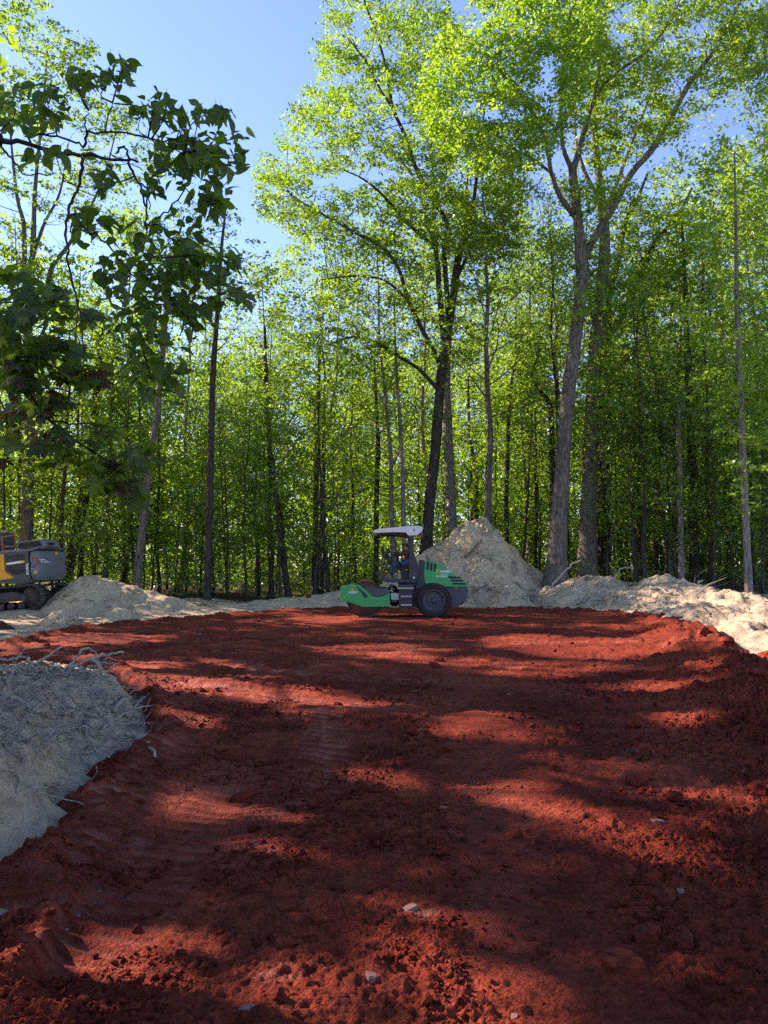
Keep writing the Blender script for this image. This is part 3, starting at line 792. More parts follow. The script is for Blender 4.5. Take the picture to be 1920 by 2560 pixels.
T_BIG = traced_tree("tree", "tall tree with a thick grey forked trunk right of the sand pile", (1388, 1448), 33.0,
    [([(1388, 1448, 54), (1396, 1330, 44), (1404, 1200, 38), (1412, 1080, 36), (1424, 960, 34), (1438, 850, 33), (1450, 760, 31), (1456, 700, 30), (1453, 645, 32), (1446, 564, 24), (1437, 477, 23), (1430, 412, 20)], 0, 0),
     ([(1437, 542, 14), (1400, 490, 13), (1378, 430, 11), (1365, 356, 11), (1326, 269, 9), (1304, 234, 8), (1246, 169, 7), (1256, 82, 5), (1226, 0, 4), (1200, -80, 3)], -3.0, 0),
     ([(1452, 655, 24), (1472, 620, 20), (1504, 564, 19), (1539, 508, 18), (1578, 434, 17), (1634, 369, 16), (1677, 295, 14), (1721, 213, 13), (1782, 130, 11), (1825, 52, 10), (1851, 0, 9), (1890, -90, 6)], 1.5, 0),
     ([(1432, 430, 18), (1452, 360, 15), (1468, 300, 13), (1482, 260, 11), (1504, 217, 9), (1565, 165, 8), (1625, 121, 7), (1682, 39, 6), (1710, -30, 4)], 2.0, 0),
     ([(1430, 425, 14), (1408, 369, 11), (1403, 300, 9), (1404, 208, 9), (1421, 52, 8), (1439, 0, 7), (1450, -90, 4)], -1.0, 0),
     ([(1378, 432, 8), (1330, 395, 7), (1290, 375, 6), (1240, 335, 5), (1200, 300, 4)], -2.0, 0),
     ([(1480, 265, 8), (1500, 160, 7), (1496, 60, 6), (1510, -40, 4)], 0.5, 0)],
    [M['bark']],
    [([(1120, 60), (1180, 20), (1250, -60), (1420, -60), (1500, 20), (1480, 200), (1420, 330), (1330, 420), (1180, 440), (1070, 330), (1050, 240)], 900, -2.4, 1.2),
     ([(1420, -80), (1950, -80), (1950, 120), (1840, 210), (1700, 330), (1600, 400), (1480, 420), (1430, 280)], 820, 1.0, 1.5, M['leaf']),
     ([(1790, 40), (1980, 0), (1980, 310), (1890, 270), (1840, 190)], 150, 1.5, 1.5, M['leaf_cool']),
     ([(1370, 480), (1430, 440), (1560, 420), (1600, 500), (1500, 560), (1440, 520)], 60, 0, 0.8),
     ([(1340, 620), (1430, 560), (1560, 600), (1560, 760), (1440, 800), (1360, 820)], 60, -0.3, 0.7),
     ([(1430, 860), (1560, 850), (1600, 1180), (1500, 1230), (1420, 1000)], 55, 1.0, 0.7)],
    M['leaf_sun'], 0.148, 0.55, 36, seed=21)

T_TWIN = traced_tree("tree", "thick straight grey trunk standing close behind the forked tree", (1470, 1440), 36.5,
    [([(1468, 1440, 52), (1470, 1330, 44), (1476, 1180, 39), (1482, 1000, 36), (1492, 850, 34), (1504, 720, 31), (1512, 600, 27), (1500, 470, 20), (1490, 380, 16), (1486, 270, 12), (1500, 120, 9), (1520, -20, 6)], 1.0, 0),
     ([(1500, 500, 13), (1462, 430, 10), (1440, 350, 8), (1436, 250, 6)], 1.0, 0),
     ([(1508, 560, 13), (1545, 450, 10), (1590, 330, 8), (1640, 200, 6)], 0.5, 0.8)],
    [M['bark']],
    [([(1380, 40), (1480, -60), (1640, 0), (1700, 180), (1640, 380), (1520, 440), (1420, 380)], 170, 1.5, 1.6),
     ([(1440, 620), (1580, 600), (1640, 760), (1600, 1000), (1500, 1050), (1440, 900)], 70, 0.8, 0.9)],
    M['leaf'], 0.18, 0.6, 22, seed=22)

T_DARK = traced_tree("tree", "dark limbed tree leaning right behind the thick twin trunks", (1500, 1430), 39.0,
    [([(1508, 1430, 30), (1510, 1200, 27), (1514, 1000, 25), (1512, 887, 24), (1520, 830, 24), (1519, 743, 22), (1547, 642, 17), (1560, 564, 14), (1590, 505, 9), (1620, 430, 6)], 0.5, 0),
     ([(1520, 840, 18), (1560, 778, 17), (1590, 709, 15), (1617, 651, 13), (1640, 600, 11), (1690, 545, 8), (1730, 470, 5)], -1.0, 0)],
    [M['bark_dark']],
    [([(1590, 470), (1680, 380), (1730, 520), (1700, 700), (1600, 760), (1560, 640)], 110, 0, 1.2)],
    M['leaf'], 0.18, 0.6, 22, seed=23)

T_FAN = traced_tree("tree", "wide tree with a dark trunk and fanned branches rising behind the roller canopy", (1062, 1400), 37.0,
    [([(1062, 1400, 31), (1072, 1280, 28), (1086, 1150, 27), (1096, 1020, 26), (1104, 930, 25), (1114, 850, 22), (1128, 780, 19), (1136, 720, 20), (1146, 640, 19), (1165, 577, 14), (1185, 497, 10), (1200, 358, 7), (1215, 250, 4)], 0, 0),
     ([(1112, 860, 18), (1104, 790, 16), (1097, 720, 14), (1091, 636, 12), (1077, 610, 11), (1018, 557, 9), (958, 489, 7), (910, 449, 5), (860, 425, 3)], -2, 0),
     ([(1122, 800, 15), (1114, 690, 13), (1110, 600, 12), (1121, 565, 12), (1077, 489, 13), (1037, 414, 11), (1018, 350, 10), (982, 270, 9), (970, 191, 7), (946, 99, 6), (910, 0, 4), (890, -60, 3)], -3, 0),
     ([(982, 272, 7), (946, 215, 6), (918, 159, 5), (870, 95, 3)], -0.5, -3),
     ([(1104, 920, 14), (1086, 880, 13), (1058, 829, 12), (1019, 747, 11), (998, 676, 10), (958, 620, 9), (894, 585, 8), (823, 545, 6), (767, 513, 4), (720, 480, 3)], -2, 0),
     ([(1100, 980, 12), (1070, 945, 10), (1043, 919, 9), (984, 884, 8), (945, 857, 7), (882, 843, 6), (835, 857, 4)], -2, 0),
     ([(1091, 640, 9), (1060, 520, 8), (1030, 440, 6), (1000, 400, 5), (960, 350, 4)], 1.5, 0),
     ([(1140, 700, 10), (1180, 620, 8), (1230, 560, 6), (1290, 470, 4)], 1.0, 0),
     ([(1100, 700, 9), (1085, 560, 8), (1082, 420, 6), (1070, 300, 4)], 2.0, 0),
     ([(1019, 750, 8), (960, 700, 6), (880, 690, 5), (800, 700, 3)], -1.0, -1)],
    [M['bark_dark']],
    [([(810, -60), (940, -60), (1060, -40), (1130, 40), (1150, 250), (1120, 420), (1010, 430), (900, 420), (760, 440), (690, 470), (640, 430), (640, 400), (700, 360), (710, 270), (740, 230), (800, 200), (790, 110), (815, 60)], 900, -1.0, 2.0),
     ([(630, 430), (720, 440), (860, 480), (1000, 440), (1180, 430), (1290, 430), (1300, 560), (1220, 640), (1050, 620), (880, 640), (760, 600), (660, 540)], 760, -0.5, 2.0),
     ([(720, 600), (900, 640), (1060, 640), (1200, 660), (1250, 760), (1180, 900), (1020, 900), (860, 900), (700, 860), (660, 700)], 380, -0.5, 2.0),
     ([(1100, 350), (1260, 330), (1330, 460), (1300, 640), (1180, 700), (1130, 520)], 240, 1.0, 1.6)],
    M['leaf'], 0.145, 0.58, 36, seed=24)

T_PALE = traced_tree("tree", "pale grey trunk beside the dark leaning trunk behind the roller", (1128, 1390), 40.0,
    [([(1132, 1390, 30), (1128, 1280, 28), (1122, 1150, 26), (1118, 1040, 24), (1116, 940, 20), (1124, 820, 16), (1140, 700, 12), (1160, 560, 8), (1170, 420, 5)], 0, 0)],
    [M['bark_pale']], [([(1080, 380), (1260, 380), (1320, 600), (1260, 800), (1120, 820), (1060, 600)], 150, 1, 2.0)], M['leaf_cool'], 0.20, 0.7, 22, seed=25)

T_LEFT = traced_tree("tree", "grey trunk with many upright stems behind the excavator", (64, 1440), 34.0,
    [([(62, 1440, 34), (66, 1300, 31), (70, 1180, 29), (74, 1060, 27), (72, 960, 25), (70, 860, 24), (70, 790, 22), (74, 726, 18), (83, 607, 14), (86, 500, 11), (96, 380, 8), (110, 240, 6), (120, 100, 4)], 0, 0),
     ([(70, 800, 16), (62, 706, 13), (60, 567, 11), (44, 500, 9), (30, 380, 6), (20, 250, 4)], -1, 0),
     ([(74, 790, 15), (111, 746, 13), (131, 667, 12), (167, 619, 10), (215, 540, 7), (260, 440, 5), (290, 330, 3)], -1, 0),
     ([(83, 640, 10), (110, 560, 8), (150, 480, 6), (170, 360, 4)], 1, 0)],
    [M['bark']],
    [([(-120, -40), (80, -40), (150, 60), (230, 100), (240, 200), (180, 260), (60, 260), (-120, 280)], 230, 0, 1.6),
     ([(-120, 280), (180, 260), (300, 240), (420, 330), (440, 420), (330, 480), (100, 520), (-120, 520)], 260, 0, 1.6),
     ([(-120, 520), (120, 520), (330, 500), (360, 600), (280, 660), (150, 680), (-120, 720)], 190, 0, 1.4)],
    M['leaf_cool'], 0.17, 0.5, 26, seed=26, cull=True)

def slim(label, base, Y, pts, mat, region, leafmat, n=60, seed=1, size=0.16):
    return traced_tree("tree", label, base, Y, [(pts, 0.5, 0)], [mat], [(region, n, 0, 1.1)] if region else [], leafmat, size, 0.55, 22, seed=seed, cull=True)

slim("slender straight dark trunk on the sand berm left of the middle", (517, 1520), 30.5,
     [(517, 1520, 20), (520, 1400, 17), (526, 1200, 16), (530, 1000, 15), (536, 880, 14), (545, 760, 12), (552, 640, 9), (560, 560, 6), (566, 500, 4)], M['bark_dark'],
     [(470, 560), (560, 500), (650, 560), (660, 720), (600, 860), (500, 880), (440, 740)], M['leaf_cool'], 110, 31)
slim("slim leaning grey trunk growing behind the sand mound", (342, 1480), 31.0,
     [(340, 1480, 22), (350, 1380, 20), (362, 1260, 18), (375, 1150, 17), (392, 1040, 15), (402, 940, 14), (410, 850, 13), (420, 740, 10), (440, 620, 7), (460, 540, 4)], M['bark'],
     [(350, 520), (470, 500), (520, 640), (480, 820), (380, 860), (320, 700)], M['leaf_cool'], 110, 32)
slim("dark trunk leaning right between the excavator and the sand mound", (162, 1480), 36.0,
     [(160, 1480, 28), (180, 1380, 26), (202, 1280, 24), (220, 1200, 23), (232, 1100, 21), (240, 1000, 18), (250, 880, 14), (256, 780, 8)], M['bark_dark'],
     [(180, 780), (300, 740), (340, 900), (300, 1060), (200, 1040)], M['leaf'], 70, 33)
slim("thin upright trunk rising straight behind the sand mound's peak", (264, 1460), 35.0,
     [(263, 1460, 13), (266, 1340, 12), (270, 1220, 11), (274, 1100, 10), (280, 960, 8), (285, 820, 5)], M['bark'],
     [(230, 820), (320, 780), (350, 960), (300, 1120), (240, 1080)], M['leaf'], 60, 34)
slim("pale slender trunk with layered leaves at the right edge", (1872, 1500), 29.0,
     [(1873, 1500, 21), (1868, 1380, 18), (1862, 1250, 17), (1857, 1120, 16), (1852, 980, 15), (1846, 850, 14), (1842, 720, 12), (1840, 600, 9), (1838, 480, 6), (1836, 380, 4)], M['bark_pale'],
     [(1700, 380), (1850, 300), (1990, 380), (2000, 700), (1960, 1100), (1890, 1320), (1800, 1180), (1740, 1000), (1700, 700)], M['leaf_sun'], 330, 35, 0.17)
slim("thin pale trunk with a snapped fork in the right woods", (1702, 1470), 34.0,
     [(1704, 1470, 16), (1702, 1350, 15), (1700, 1200, 14), (1697, 1100, 13), (1697, 1030, 12), (1706, 1005, 8), (1716, 980, 5)], M['bark_pale'], None, M['leaf'], 0, 36)
slim("straight dark trunk between the pale trunks in the right woods", (1736, 1465), 37.0,
     [(1738, 1465, 26), (1736, 1340, 24), (1732, 1200, 23), (1728, 1060, 21), (1722, 940, 19), (1716, 820, 15), (1712, 700, 11), (1705, 560, 6)], M['bark_dark'],
     [(1640, 520), (1780, 480), (1830, 700), (1780, 880), (1680, 860), (1620, 700)], M['leaf'], 120, 37, 0.18)
slim("dark crooked trunk left of the roller drum in the woods", (716, 1500), 35.0,
     [(724, 1500, 17), (714, 1444, 16), (704, 1350, 16), (698, 1288, 15), (686, 1210, 15), (678, 1170, 14), (670, 1052, 12), (664, 940, 10), (662, 820, 7)], M['bark_dark'],
     [(600, 800), (700, 760), (760, 900), (720, 1060), (630, 1040)], M['leaf_sun'], 70, 38)
slim("stout dark trunk standing alone left of the roller canopy", (788, 1500), 39.0,
     [(788, 1500, 17), (788, 1405, 16), (789, 1307, 15), (791, 1200, 14), (793, 1092, 13), (796, 980, 11), (800, 860, 7)], M['bark_dark'],
     [(730, 860), (840, 820), (880, 960), (840, 1080), (750, 1060)], M['leaf'], 60, 39)
slim("thin pale trunk rising just above the roller canopy", (1010, 1420), 37.0,
     [(1012, 1420, 12), (1009, 1300, 11), (1007, 1190, 11), (1002, 1100, 10), (1000, 1052, 10), (992, 943, 8), (988, 840, 6), (985, 740, 4)], M['bark_pale'], None, M['leaf'], 0, 40)
slim("dark trunk forking above the front of the roller canopy", (940, 1480), 40.0,
     [(940, 1480, 15), (941, 1288, 13), (943, 1180, 13), (945, 1111, 12), (940, 1000, 9), (936, 900, 6)], M['bark_dark'],
     [(880, 880), (1000, 860), (1020, 1000), (960, 1100), (880, 1060)], M['leaf'], 55, 41)
slim("dark trunk forking low behind the peak of the sand pile", (1190, 1420), 42.0,
     [(1192, 1420, 16), (1190, 1288, 14), (1189, 1170, 13), (1176, 1110, 9), (1172, 1040, 7), (1170, 940, 5)], M['bark_dark'],
     [(1130, 860), (1260, 840), (1290, 1020), (1230, 1160), (1150, 1120)], M['leaf'], 80, 42)
slim("dark trunk with a crooked elbow left of the forked tree", (1385, 1420), 38.0,
     [(1386, 1420, 18), (1384, 1290, 17), (1380, 1150, 16), (1378, 1060, 15), (1374, 1010, 13), (1350, 975, 10), (1332, 945, 7), (1345, 880, 5)], M['bark_dark'],
     [(1290, 820), (1380, 800), (1410, 960), (1340, 1040), (1290, 980)], M['leaf'], 50, 43)
slim("slim dark trunk in the woods between pile and forked tree", (1268, 1420), 40.0,
     [(1268, 1420, 13), (1266, 1250, 12), (1270, 1100, 11), (1276, 980, 9), (1290, 900, 6), (1310, 820, 4)], M['bark_dark'],
     [(1220, 800), (1330, 780), (1350, 960), (1280, 1080), (1220, 1000)], M['leaf_sun'], 70, 44)

# ------------------------------------------------------------------ the woods behind: templates, then one object per tree
tall = [build_tree_template(51, 21, 0.20, 0.34, 4.2, 26, 15, 0.17, M['leaf'], 0.75),
        build_tree_template(52, 23, 0.24, 0.42, 4.8, 26, 15, 0.17, M['leaf_cool'], 0.8, shape='top'),
        build_tree_template(53, 18, 0.15, 0.25, 3.4, 28, 13, 0.165, M['leaf_sun'], 0.7, drop=0.2),
        build_tree_template(54, 20, 0.18, 0.30, 3.8, 28, 15, 0.17, M['leaf'], 0.75, shape='round', lean=-0.04)]
small = [build_tree_template(61, 7.0, 0.055, 0.16, 2.1, 20, 8, 0.155, M['leaf_sun'], 0.5, drop=0.35, shape='cone', sub=3),
         build_tree_template(62, 9.5, 0.07, 0.22, 2.4, 20, 8, 0.16, M['leaf'], 0.55, drop=0.3, shape='round', sub=3),
         build_tree_template(63, 4.2, 0.035, 0.12, 1.6, 16, 7, 0.14, M['leaf_cool'], 0.42, drop=0.3, shape='round', sub=3)]
TRUNKMAT = [M['bark_dark'], M['bark'], M['bark_dark'], M['bark_pale']]
for i, (tm, cm) in enumerate(tall): tm.materials.append(TRUNKMAT[i])
for tm, cm in small: tm.materials.append(M['bark_dark'])

# highest pixel row that the woods reach, by pixel column (the sky gap stays open)
TOPX = [-400, 0, 200, 300, 420, 520, 600, 660, 720, 800, 900, 1200, 1400, 1480, 1560, 1640, 1700, 1760, 1820, 1920, 2400]
TOPY = [150, 150, 300, 360, 400, 430, 480, 620, 640, 560, 470, 430, 460, 520, 600, 560, 420, 300, 280, 240, 200]
used_xy = []
ZONES = [(300, "behind the excavator"), (450, "behind the sand mound"), (640, "by the slender straight trunk"), (860, "left of the roller canopy"), (1060, "behind the roller"), (1240, "behind the sand pile"), (1400, "left of the forked tree"), (1560, "behind the forked tree"), (1720, "right of the forked tree"), (1830, "by the pale right trunks"), (9999, "at the right edge")]
def zone(px, y): 
    return ("in front " if y < 39 else "half way in " if y < 47 else "deep in the woods ") + next(z for lim, z in ZONES if px < lim)
def place(tmpl, x, y, h0, label, group, name, hmax=None, rg=rng):
    px, _, _ = to_px(np.array([x, y, 1.0])); 
    H = hmax if hmax else h0 * rg.uniform(0.85, 1.25)
    topz = at(px, float(np.interp(px, TOPX, TOPY)) + rg.uniform(-10, 110), y)[2]
    zb = gz(x, y)
    H = min(H, topz - zb)
    s = H / h0
    if s < 0.30: return None
    root = empty(name, (x, y, zb), (rg.normal(0, 0.03), rg.normal(0, 0.03), rg.random() * 6.28))
    sx = s ** 0.6
    root.scale = (sx, sx, s)
    link("trunk", tmpl[0], None, root); link("crown", tmpl[1], None, root)
    tag(root, label + " " + zone(px, y), "tree" if name == "tree" else "sapling", group + " " + zone(px, y))
    return root

TL = ["dark trunked tree with full green leaves", "grey trunked tree with cool green leaves",
      "slender dark tree with yellow green leaves", "pale barked tree with green leaves"]
HT = [21, 23, 18, 20]
# sunlit rows at the edge of the woods, mostly left of the big trees
mid = [build_tree_template(71, 13, 0.11, 0.16, 2.9, 26, 8, 0.165, M['leaf_sun'], 0.62, drop=0.25),
       build_tree_template(72, 15, 0.12, 0.20, 3.2, 28, 8, 0.165, M['leaf'], 0.65, drop=0.15),
       build_tree_template(73, 11, 0.09, 0.14, 2.6, 24, 8, 0.16, M['leaf_sun'], 0.6, drop=0.3)]
for tm, cm in mid: tm.materials.append(M['bark_dark'])
ML = ["middle sized bright yellow green tree", "middle sized green tree", "bushy middle sized yellow green tree"]; HM = [13, 15, 11]
cnt = 0; tries = 0
while cnt < 27 and tries < 2000:
    tries += 1
    y = 33.5 + 8.5 * rng.random(); x = rng.uniform(-0.58, 0.58) * y; px = 960 + x / y * FPX
    if -2.5 < x < 10.5 and y < 39.5: continue
    if px > 1350 and rng.random() < 0.2: continue
    if any((x - a) ** 2 + (y - b) ** 2 < 1.9 ** 2 for a, b in used_xy): continue
    k = int(rng.integers(0, 3))
    if place(mid[k], x, y, HM[k], ML[k], "woods: " + ML[k], "tree") is not None:
        used_xy.append((x, y)); cnt += 1
cnt = 0; tries = 0
while cnt < 5 and tries < 1000:
    tries += 1
    y = 33.5 + 9 * rng.random(); x = rng.uniform(-0.54, -0.05) * y
    if x > -2.5 and y < 39.5: continue
    if any((x - a) ** 2 + (y - b) ** 2 < 1.9 ** 2 for a, b in used_xy): continue
    k = int(rng.integers(0, 4))
    if place(tall[k], x, y, HT[k], TL[k], "woods: " + TL[k], "tree") is not None:
        used_xy.append((x, y)); cnt += 1
cnt = 0; tries = 0
while cnt < 24 and tries < 1500:
    tries += 1
    y = 36 + 16 * rng.random(); x = rng.uniform(0.30, 0.60) * y
    if any((x - a) ** 2 + (y - b) ** 2 < 1.7 ** 2 for a, b in used_xy): continue
    k = int(rng.integers(0, 4)); tm_ = rng.random() < 0.65
    T_, H_, L_ = (tall[k], HT[k], TL[k]) if tm_ else (mid[k % 3], HM[k % 3], ML[k % 3])
    if place(T_, x, y, H_, L_, "woods: " + L_, "tree", hmax=H_ * 1.3 if tm_ else None) is not None:
        used_xy.append((x, y)); cnt += 1
cnt = 0; tries = 0
while cnt < 118 and tries < 3000:
    tries += 1
    y = 35 + 55 * rng.random() ** 1.2; x = rng.uniform(-0.72, 0.72) * y
    if any((x - a) ** 2 + (y - b) ** 2 < 2.3 ** 2 for a, b in used_xy): continue
    px = 960 + x / y * FPX
    if px < 1050 and 42 < y < 60: continue  # belt kept clear of tall trees so sun reaches the front rows
    if px < 1050 and y < 42 and rng.random() < 0.5: continue
    if px < 330 and rng.random() < 0.25: continue
    k = int(rng.integers(0, 4))
    if place(tall[k], x, y, HT[k], TL[k], "woods: " + TL[k], "tree") is not None:
        used_xy.append((x, y)); cnt += 1
SL = ["young tree with yellow green layered leaves", "young tree with green leaves", "shrub sized leafy sapling"]
HS = [7.0, 9.5, 4.2]
cnt = 0; tries = 0; used2 = []
while cnt < 175 and tries < 6000:
    tries += 1
    y = 32.5 + 24 * rng.random() ** 1.25; x = rng.uniform(-0.60, 0.60) * y
    if x < 1 and 44 < y < 56 and rng.random() < 0.6: continue
    if y < 39 and -2.5 < x < 11 and y < 38.5: continue
    if any((x - a) ** 2 + (y - b) ** 2 < 1.1 ** 2 for a, b in used2): continue
    k = int(rng.choice(3, p=[0.4, 0.36, 0.24]))
    if x > 8 and k == 0 and rng.random() < 0.6: k = 1
    if place(small[k], x, y, HS[k], SL[k], "saplings: " + SL[k], "sapling") is not None:
        used2.append((x, y)); cnt += 1

cnt = 0; tries = 0
while cnt < 34 and tries < 1500:                        # a further row beyond the belt thinned for the sun closes the gaps
    tries += 1
    y = 59 + 14 * rng.random(); x = rng.uniform(-0.50, 0.24) * y
    if any((x - a) ** 2 + (y - b) ** 2 < 2.0 ** 2 for a, b in used_xy): continue
    k = int(rng.integers(0, 3))
    if place(mid[k], x, y, HM[k], ML[k], "woods: " + ML[k], "tree", hmax=HM[k] * rng.uniform(1.2, 1.7)) is not None:
        used_xy.append((x, y)); cnt += 1
# low growth on the forest floor (uncountable)
n = 1500
yy = 33.5 + 34 * rng.random(n) ** 1.1; xx = rng.uniform(-0.62, 0.62, n) * yy
ok = ~((yy < 38) & (xx > -2.5) & (xx < 9))
xx = xx[ok]; yy = yy[ok]
C = np.stack([xx, yy, ground_height(xx, yy) + 0.15 + 1.1 * rng.random(len(xx)) ** 1.5], 1)
P, N, I = sprays(C, 14, 0.5, 0.12, rng, 0.4)
yy = rng.uniform(44, 62, 2300); xx = rng.uniform(-0.62, 0.62, 2300) * yy
C2 = np.stack([xx, yy, ground_height(xx, yy) + 0.2 + 3.4 * rng.random(2300) ** 1.2], 1)
P2, N2, I2 = sprays(C2, 13, 0.75, 0.15, rng, 0.4)
P = np.concatenate([P, P2]); N = np.concatenate([N, N2]); I = np.concatenate([I, I2 + int(I.max()) + 1])
me = foliage_mesh("undergrowth", P, N, I, 0.17, M['leaf_cool'], rng)
tag(link("undergrowth", me), "low leafy undergrowth covering the shaded forest floor", "undergrowth", kind="stuff")

# the far edge of the woods reads as one mass
n = 5200
yy = rng.uniform(76, 112, n); xx = rng.uniform(-0.75, 0.75, n) * yy
pxs = 960 + xx / yy * FPX
hz = 0.3 + 16 * rng.random(n) ** 1.9
hz = np.where(pxs < 330, hz * 0.75, hz)
C = np.stack([xx, yy, hz], 1)
P, N, I = sprays(C, 16, 1.7, 0.5, rng, 0.5)
me = foliage_mesh("far_woods", P, N, I, 0.55, M['leaf_cool'], rng)
tag(link("far_woods", me), "distant mass of trees closing the view through the trunks", "woods", kind="stuff")

# ------------------------------------------------------------------ trees to the left of the picture: they throw the shade on the fill
def shade_tree(x, y, H, rad, crown0, n, label, seed):
    rg = np.random.default_rng(seed); zb = gz(x, y)
    root = empty("tree", (x, y, zb)); g = Geo()
    t = np.linspace(0, 1, 12); wob = np.cumsum(rg.standard_normal((12, 2)) * 0.10, axis=0)
    tr = np.stack([wob[:, 0], wob[:, 1], t * H * 0.95 - 0.3], 1); rr = 0.26 * (1 - 0.85 * t)
    g.tube(tr, rr, 8, wob=0.04, seed=seed)
    cents = []
    for i in range(26):
        h = crown0 + (1 - crown0) * (i + rg.random()) / 26; p0 = np.array([np.interp(h, t, tr[:, k]) for k in range(3)])
        xx = (h - crown0) / (1 - crown0); Ln = rad * (0.55 + 0.5 * math.sin(math.pi * (0.15 + 0.75 * xx)))
        az = i * 2.399; el = R(10 + 35 * xx)
        limb = bent(p0, [math.cos(az) * math.cos(el), math.sin(az) * math.cos(el), math.sin(el)], Ln, 0.3, 6, rg, 0.1)
        g.tube(limb, 0.07 * np.linspace(1, 0.2, 7), 5, cap=False)
        for q in range(9):
            k = rg.uniform(0.25, 1) * 6; i0 = min(5, int(k))
            cents.append(limb[i0] + (limb[i0 + 1] - limb[i0]) * (k - i0) + rg.standard_normal(3) * 0.75)
    cents = np.array(cents)
    P, N, I = sprays(cents, n / len(cents), 0.95, 0.25, rg, 0.5)
    Wd = P + np.array([x, y, zb])
    keep = ~shadow_hits_patch(Wd, 0.11)
    P, N, I = P[keep], N[keep], I[keep]
    link("trunk", g.mesh("trunk"), M['bark'], root)
    link("crown", foliage_mesh("crown", P, N, I, 0.30, M['leaf'], rg, 0.7), None, root)
    tag(root, label, "tree", "trees left of the picture")

for i, (x, y, H, rad) in enumerate([(-13.0, 10.5, 17, 4.6), (-14.5, 17.5, 18, 4.6), (-19.0, 15.5, 20, 5), (-20.0, 22.5, 21, 5), (-25.5, 19.5, 22, 5), (-26, 27, 22, 5), (-31, 31, 23, 5.5), (-21, 30, 18, 4.2), (-16.5, 7.0, 17, 4.2), (-22.5, 11.5, 20, 4.6)]):
    shade_tree(x, y, H, rad, 0.36, 7000, "leafy tree at the left side of the clearing shading the pad", 300 + i)
# ------------------------------------------------------------------ road roller
M['green'] = mat_paint("green_paint", (0.003, 0.33, 0.085), 0.34, 0.08, (0.16, 0.10, 0.06))
M['charcoal'] = mat_paint("charcoal_paint", (0.030, 0.033, 0.042), 0.50, 0.22, (0.16, 0.11, 0.08))
M['grey_plate'] = mat_paint("grey_plate", (0.060, 0.062, 0.075), 0.55, 0.3, (0.18, 0.13, 0.10))
M['black'] = mat_paint("black_plastic", (0.010, 0.010, 0.011), 0.6, 0.15)
M['white'] = mat_paint("white_plastic", (0.72, 0.70, 0.66), 0.45, 0.25, (0.45, 0.34, 0.24))
M['rubber'] = mat_paint("tyre_rubber", (0.022, 0.022, 0.024), 0.85, 0.45, (0.16, 0.065, 0.045), 0.2)
M['steel'] = mat_paint("worn_steel", (0.34, 0.33, 0.31), 0.45, 0.35, (0.25, 0.15, 0.10), 0.5, 0.7)
M['mud'] = mat_paint("drum_steel_muddy", (0.075, 0.048, 0.036), 0.75, 0.9, (0.20, 0.07, 0.045), 0.25)
M['yellow'] = mat_paint("yellow_decal", (0.85, 0.55, 0.03), 0.5, 0.05)
M['lettering'] = mat_paint("white_lettering", (0.80, 0.80, 0.78), 0.5, 0.05)
M['amber'] = mat_paint("amber_lens", (0.60, 0.26, 0.04), 0.3, 0.1)

RS = 79.57; RX = 1003.0
def U(u, v): return ((820 + u / 4.147 - RX) / RS, (261.0 - v / 4.147) / RS)
def UP(*uv): return [U(a, b) for a, b in uv]
roller = empty("road_roller", ((RX - 960) / RS * 1.0 + 0.0, 24.30, 0.0))
roller.location.z = pad_z(roller.location.x, 23.6) - 0.015
tag(roller, "green and charcoal road roller with a white canopy on the red pad", "road roller")
def rp(name, me, mat, parent=None): return link(name, me, mat, parent or roller)

# drum
dc = U(385, 893); g = Geo()
g.lathe(dc, [(0.0, -0.80), (0.50, -0.80), (0.50, -0.72), (0.545, -0.72), (0.578, -0.79), (0.580, -0.60), (0.580, 0.60), (0.578, 0.79), (0.545, 0.72), (0.50, 0.80), (0.0, 0.80)], 56)
rp("drum", g.mesh("drum"), M['mud'])
g = Geo(); g.cyl(dc, 0.16, -0.84, -0.79, 20); g.cyl(dc, 0.16, 0.79, 0.84, 20); rp("drum_hub", g.mesh("drum_hub"), M['charcoal'])
# frame round the drum
side = UP((131, 768), (250, 737), (335, 748), (470, 866), (538, 868), (640, 832), (640, 966), (362, 971), (205, 917), (192, 940), (146, 896), (131, 840))
fr = rp("drum_frame", prism_mesh("drum_frame", side, -0.92, -0.86, 0.008), M['green'])
rp("drum_frame", prism_mesh("drum_frame", side, 0.86, 0.92, 0.008), M['green'])
fx = U(131, 0)[0]
rp("front_bar", prism_mesh("front_bar", UP((131, 768), (165, 760), (175, 900), (150, 898), (131, 840)), -0.859, 0.859, 0.01), M['green'])
rp("rear_bar", prism_mesh("rear_bar", UP((600, 800), (640, 800), (640, 964), (600, 964)), -0.859, 0.859, 0.01), M['green'])
rp("slot", prism_mesh("slot", UP((290, 763), (318, 772), (413, 856), (402, 872), (384, 880), (345, 820)), -0.924, -0.919), M['black'], fr)
rp("cover_panel", prism_mesh("cover_panel", UP((368, 776), (612, 780), (641, 826), (538, 864), (472, 862)), -0.89, -0.80, 0.006), M['grey_plate'])
rp("cover_panel", prism_mesh("cover_panel", UP((368, 776), (612, 780), (641, 826), (538, 864), (472, 862)), 0.80, 0.89, 0.006), M['grey_plate'])
rp("scraper", prism_mesh("scraper", UP((150, 905), (192, 942), (198, 930), (165, 900)), -0.84, 0.84, 0.004), M['steel'])

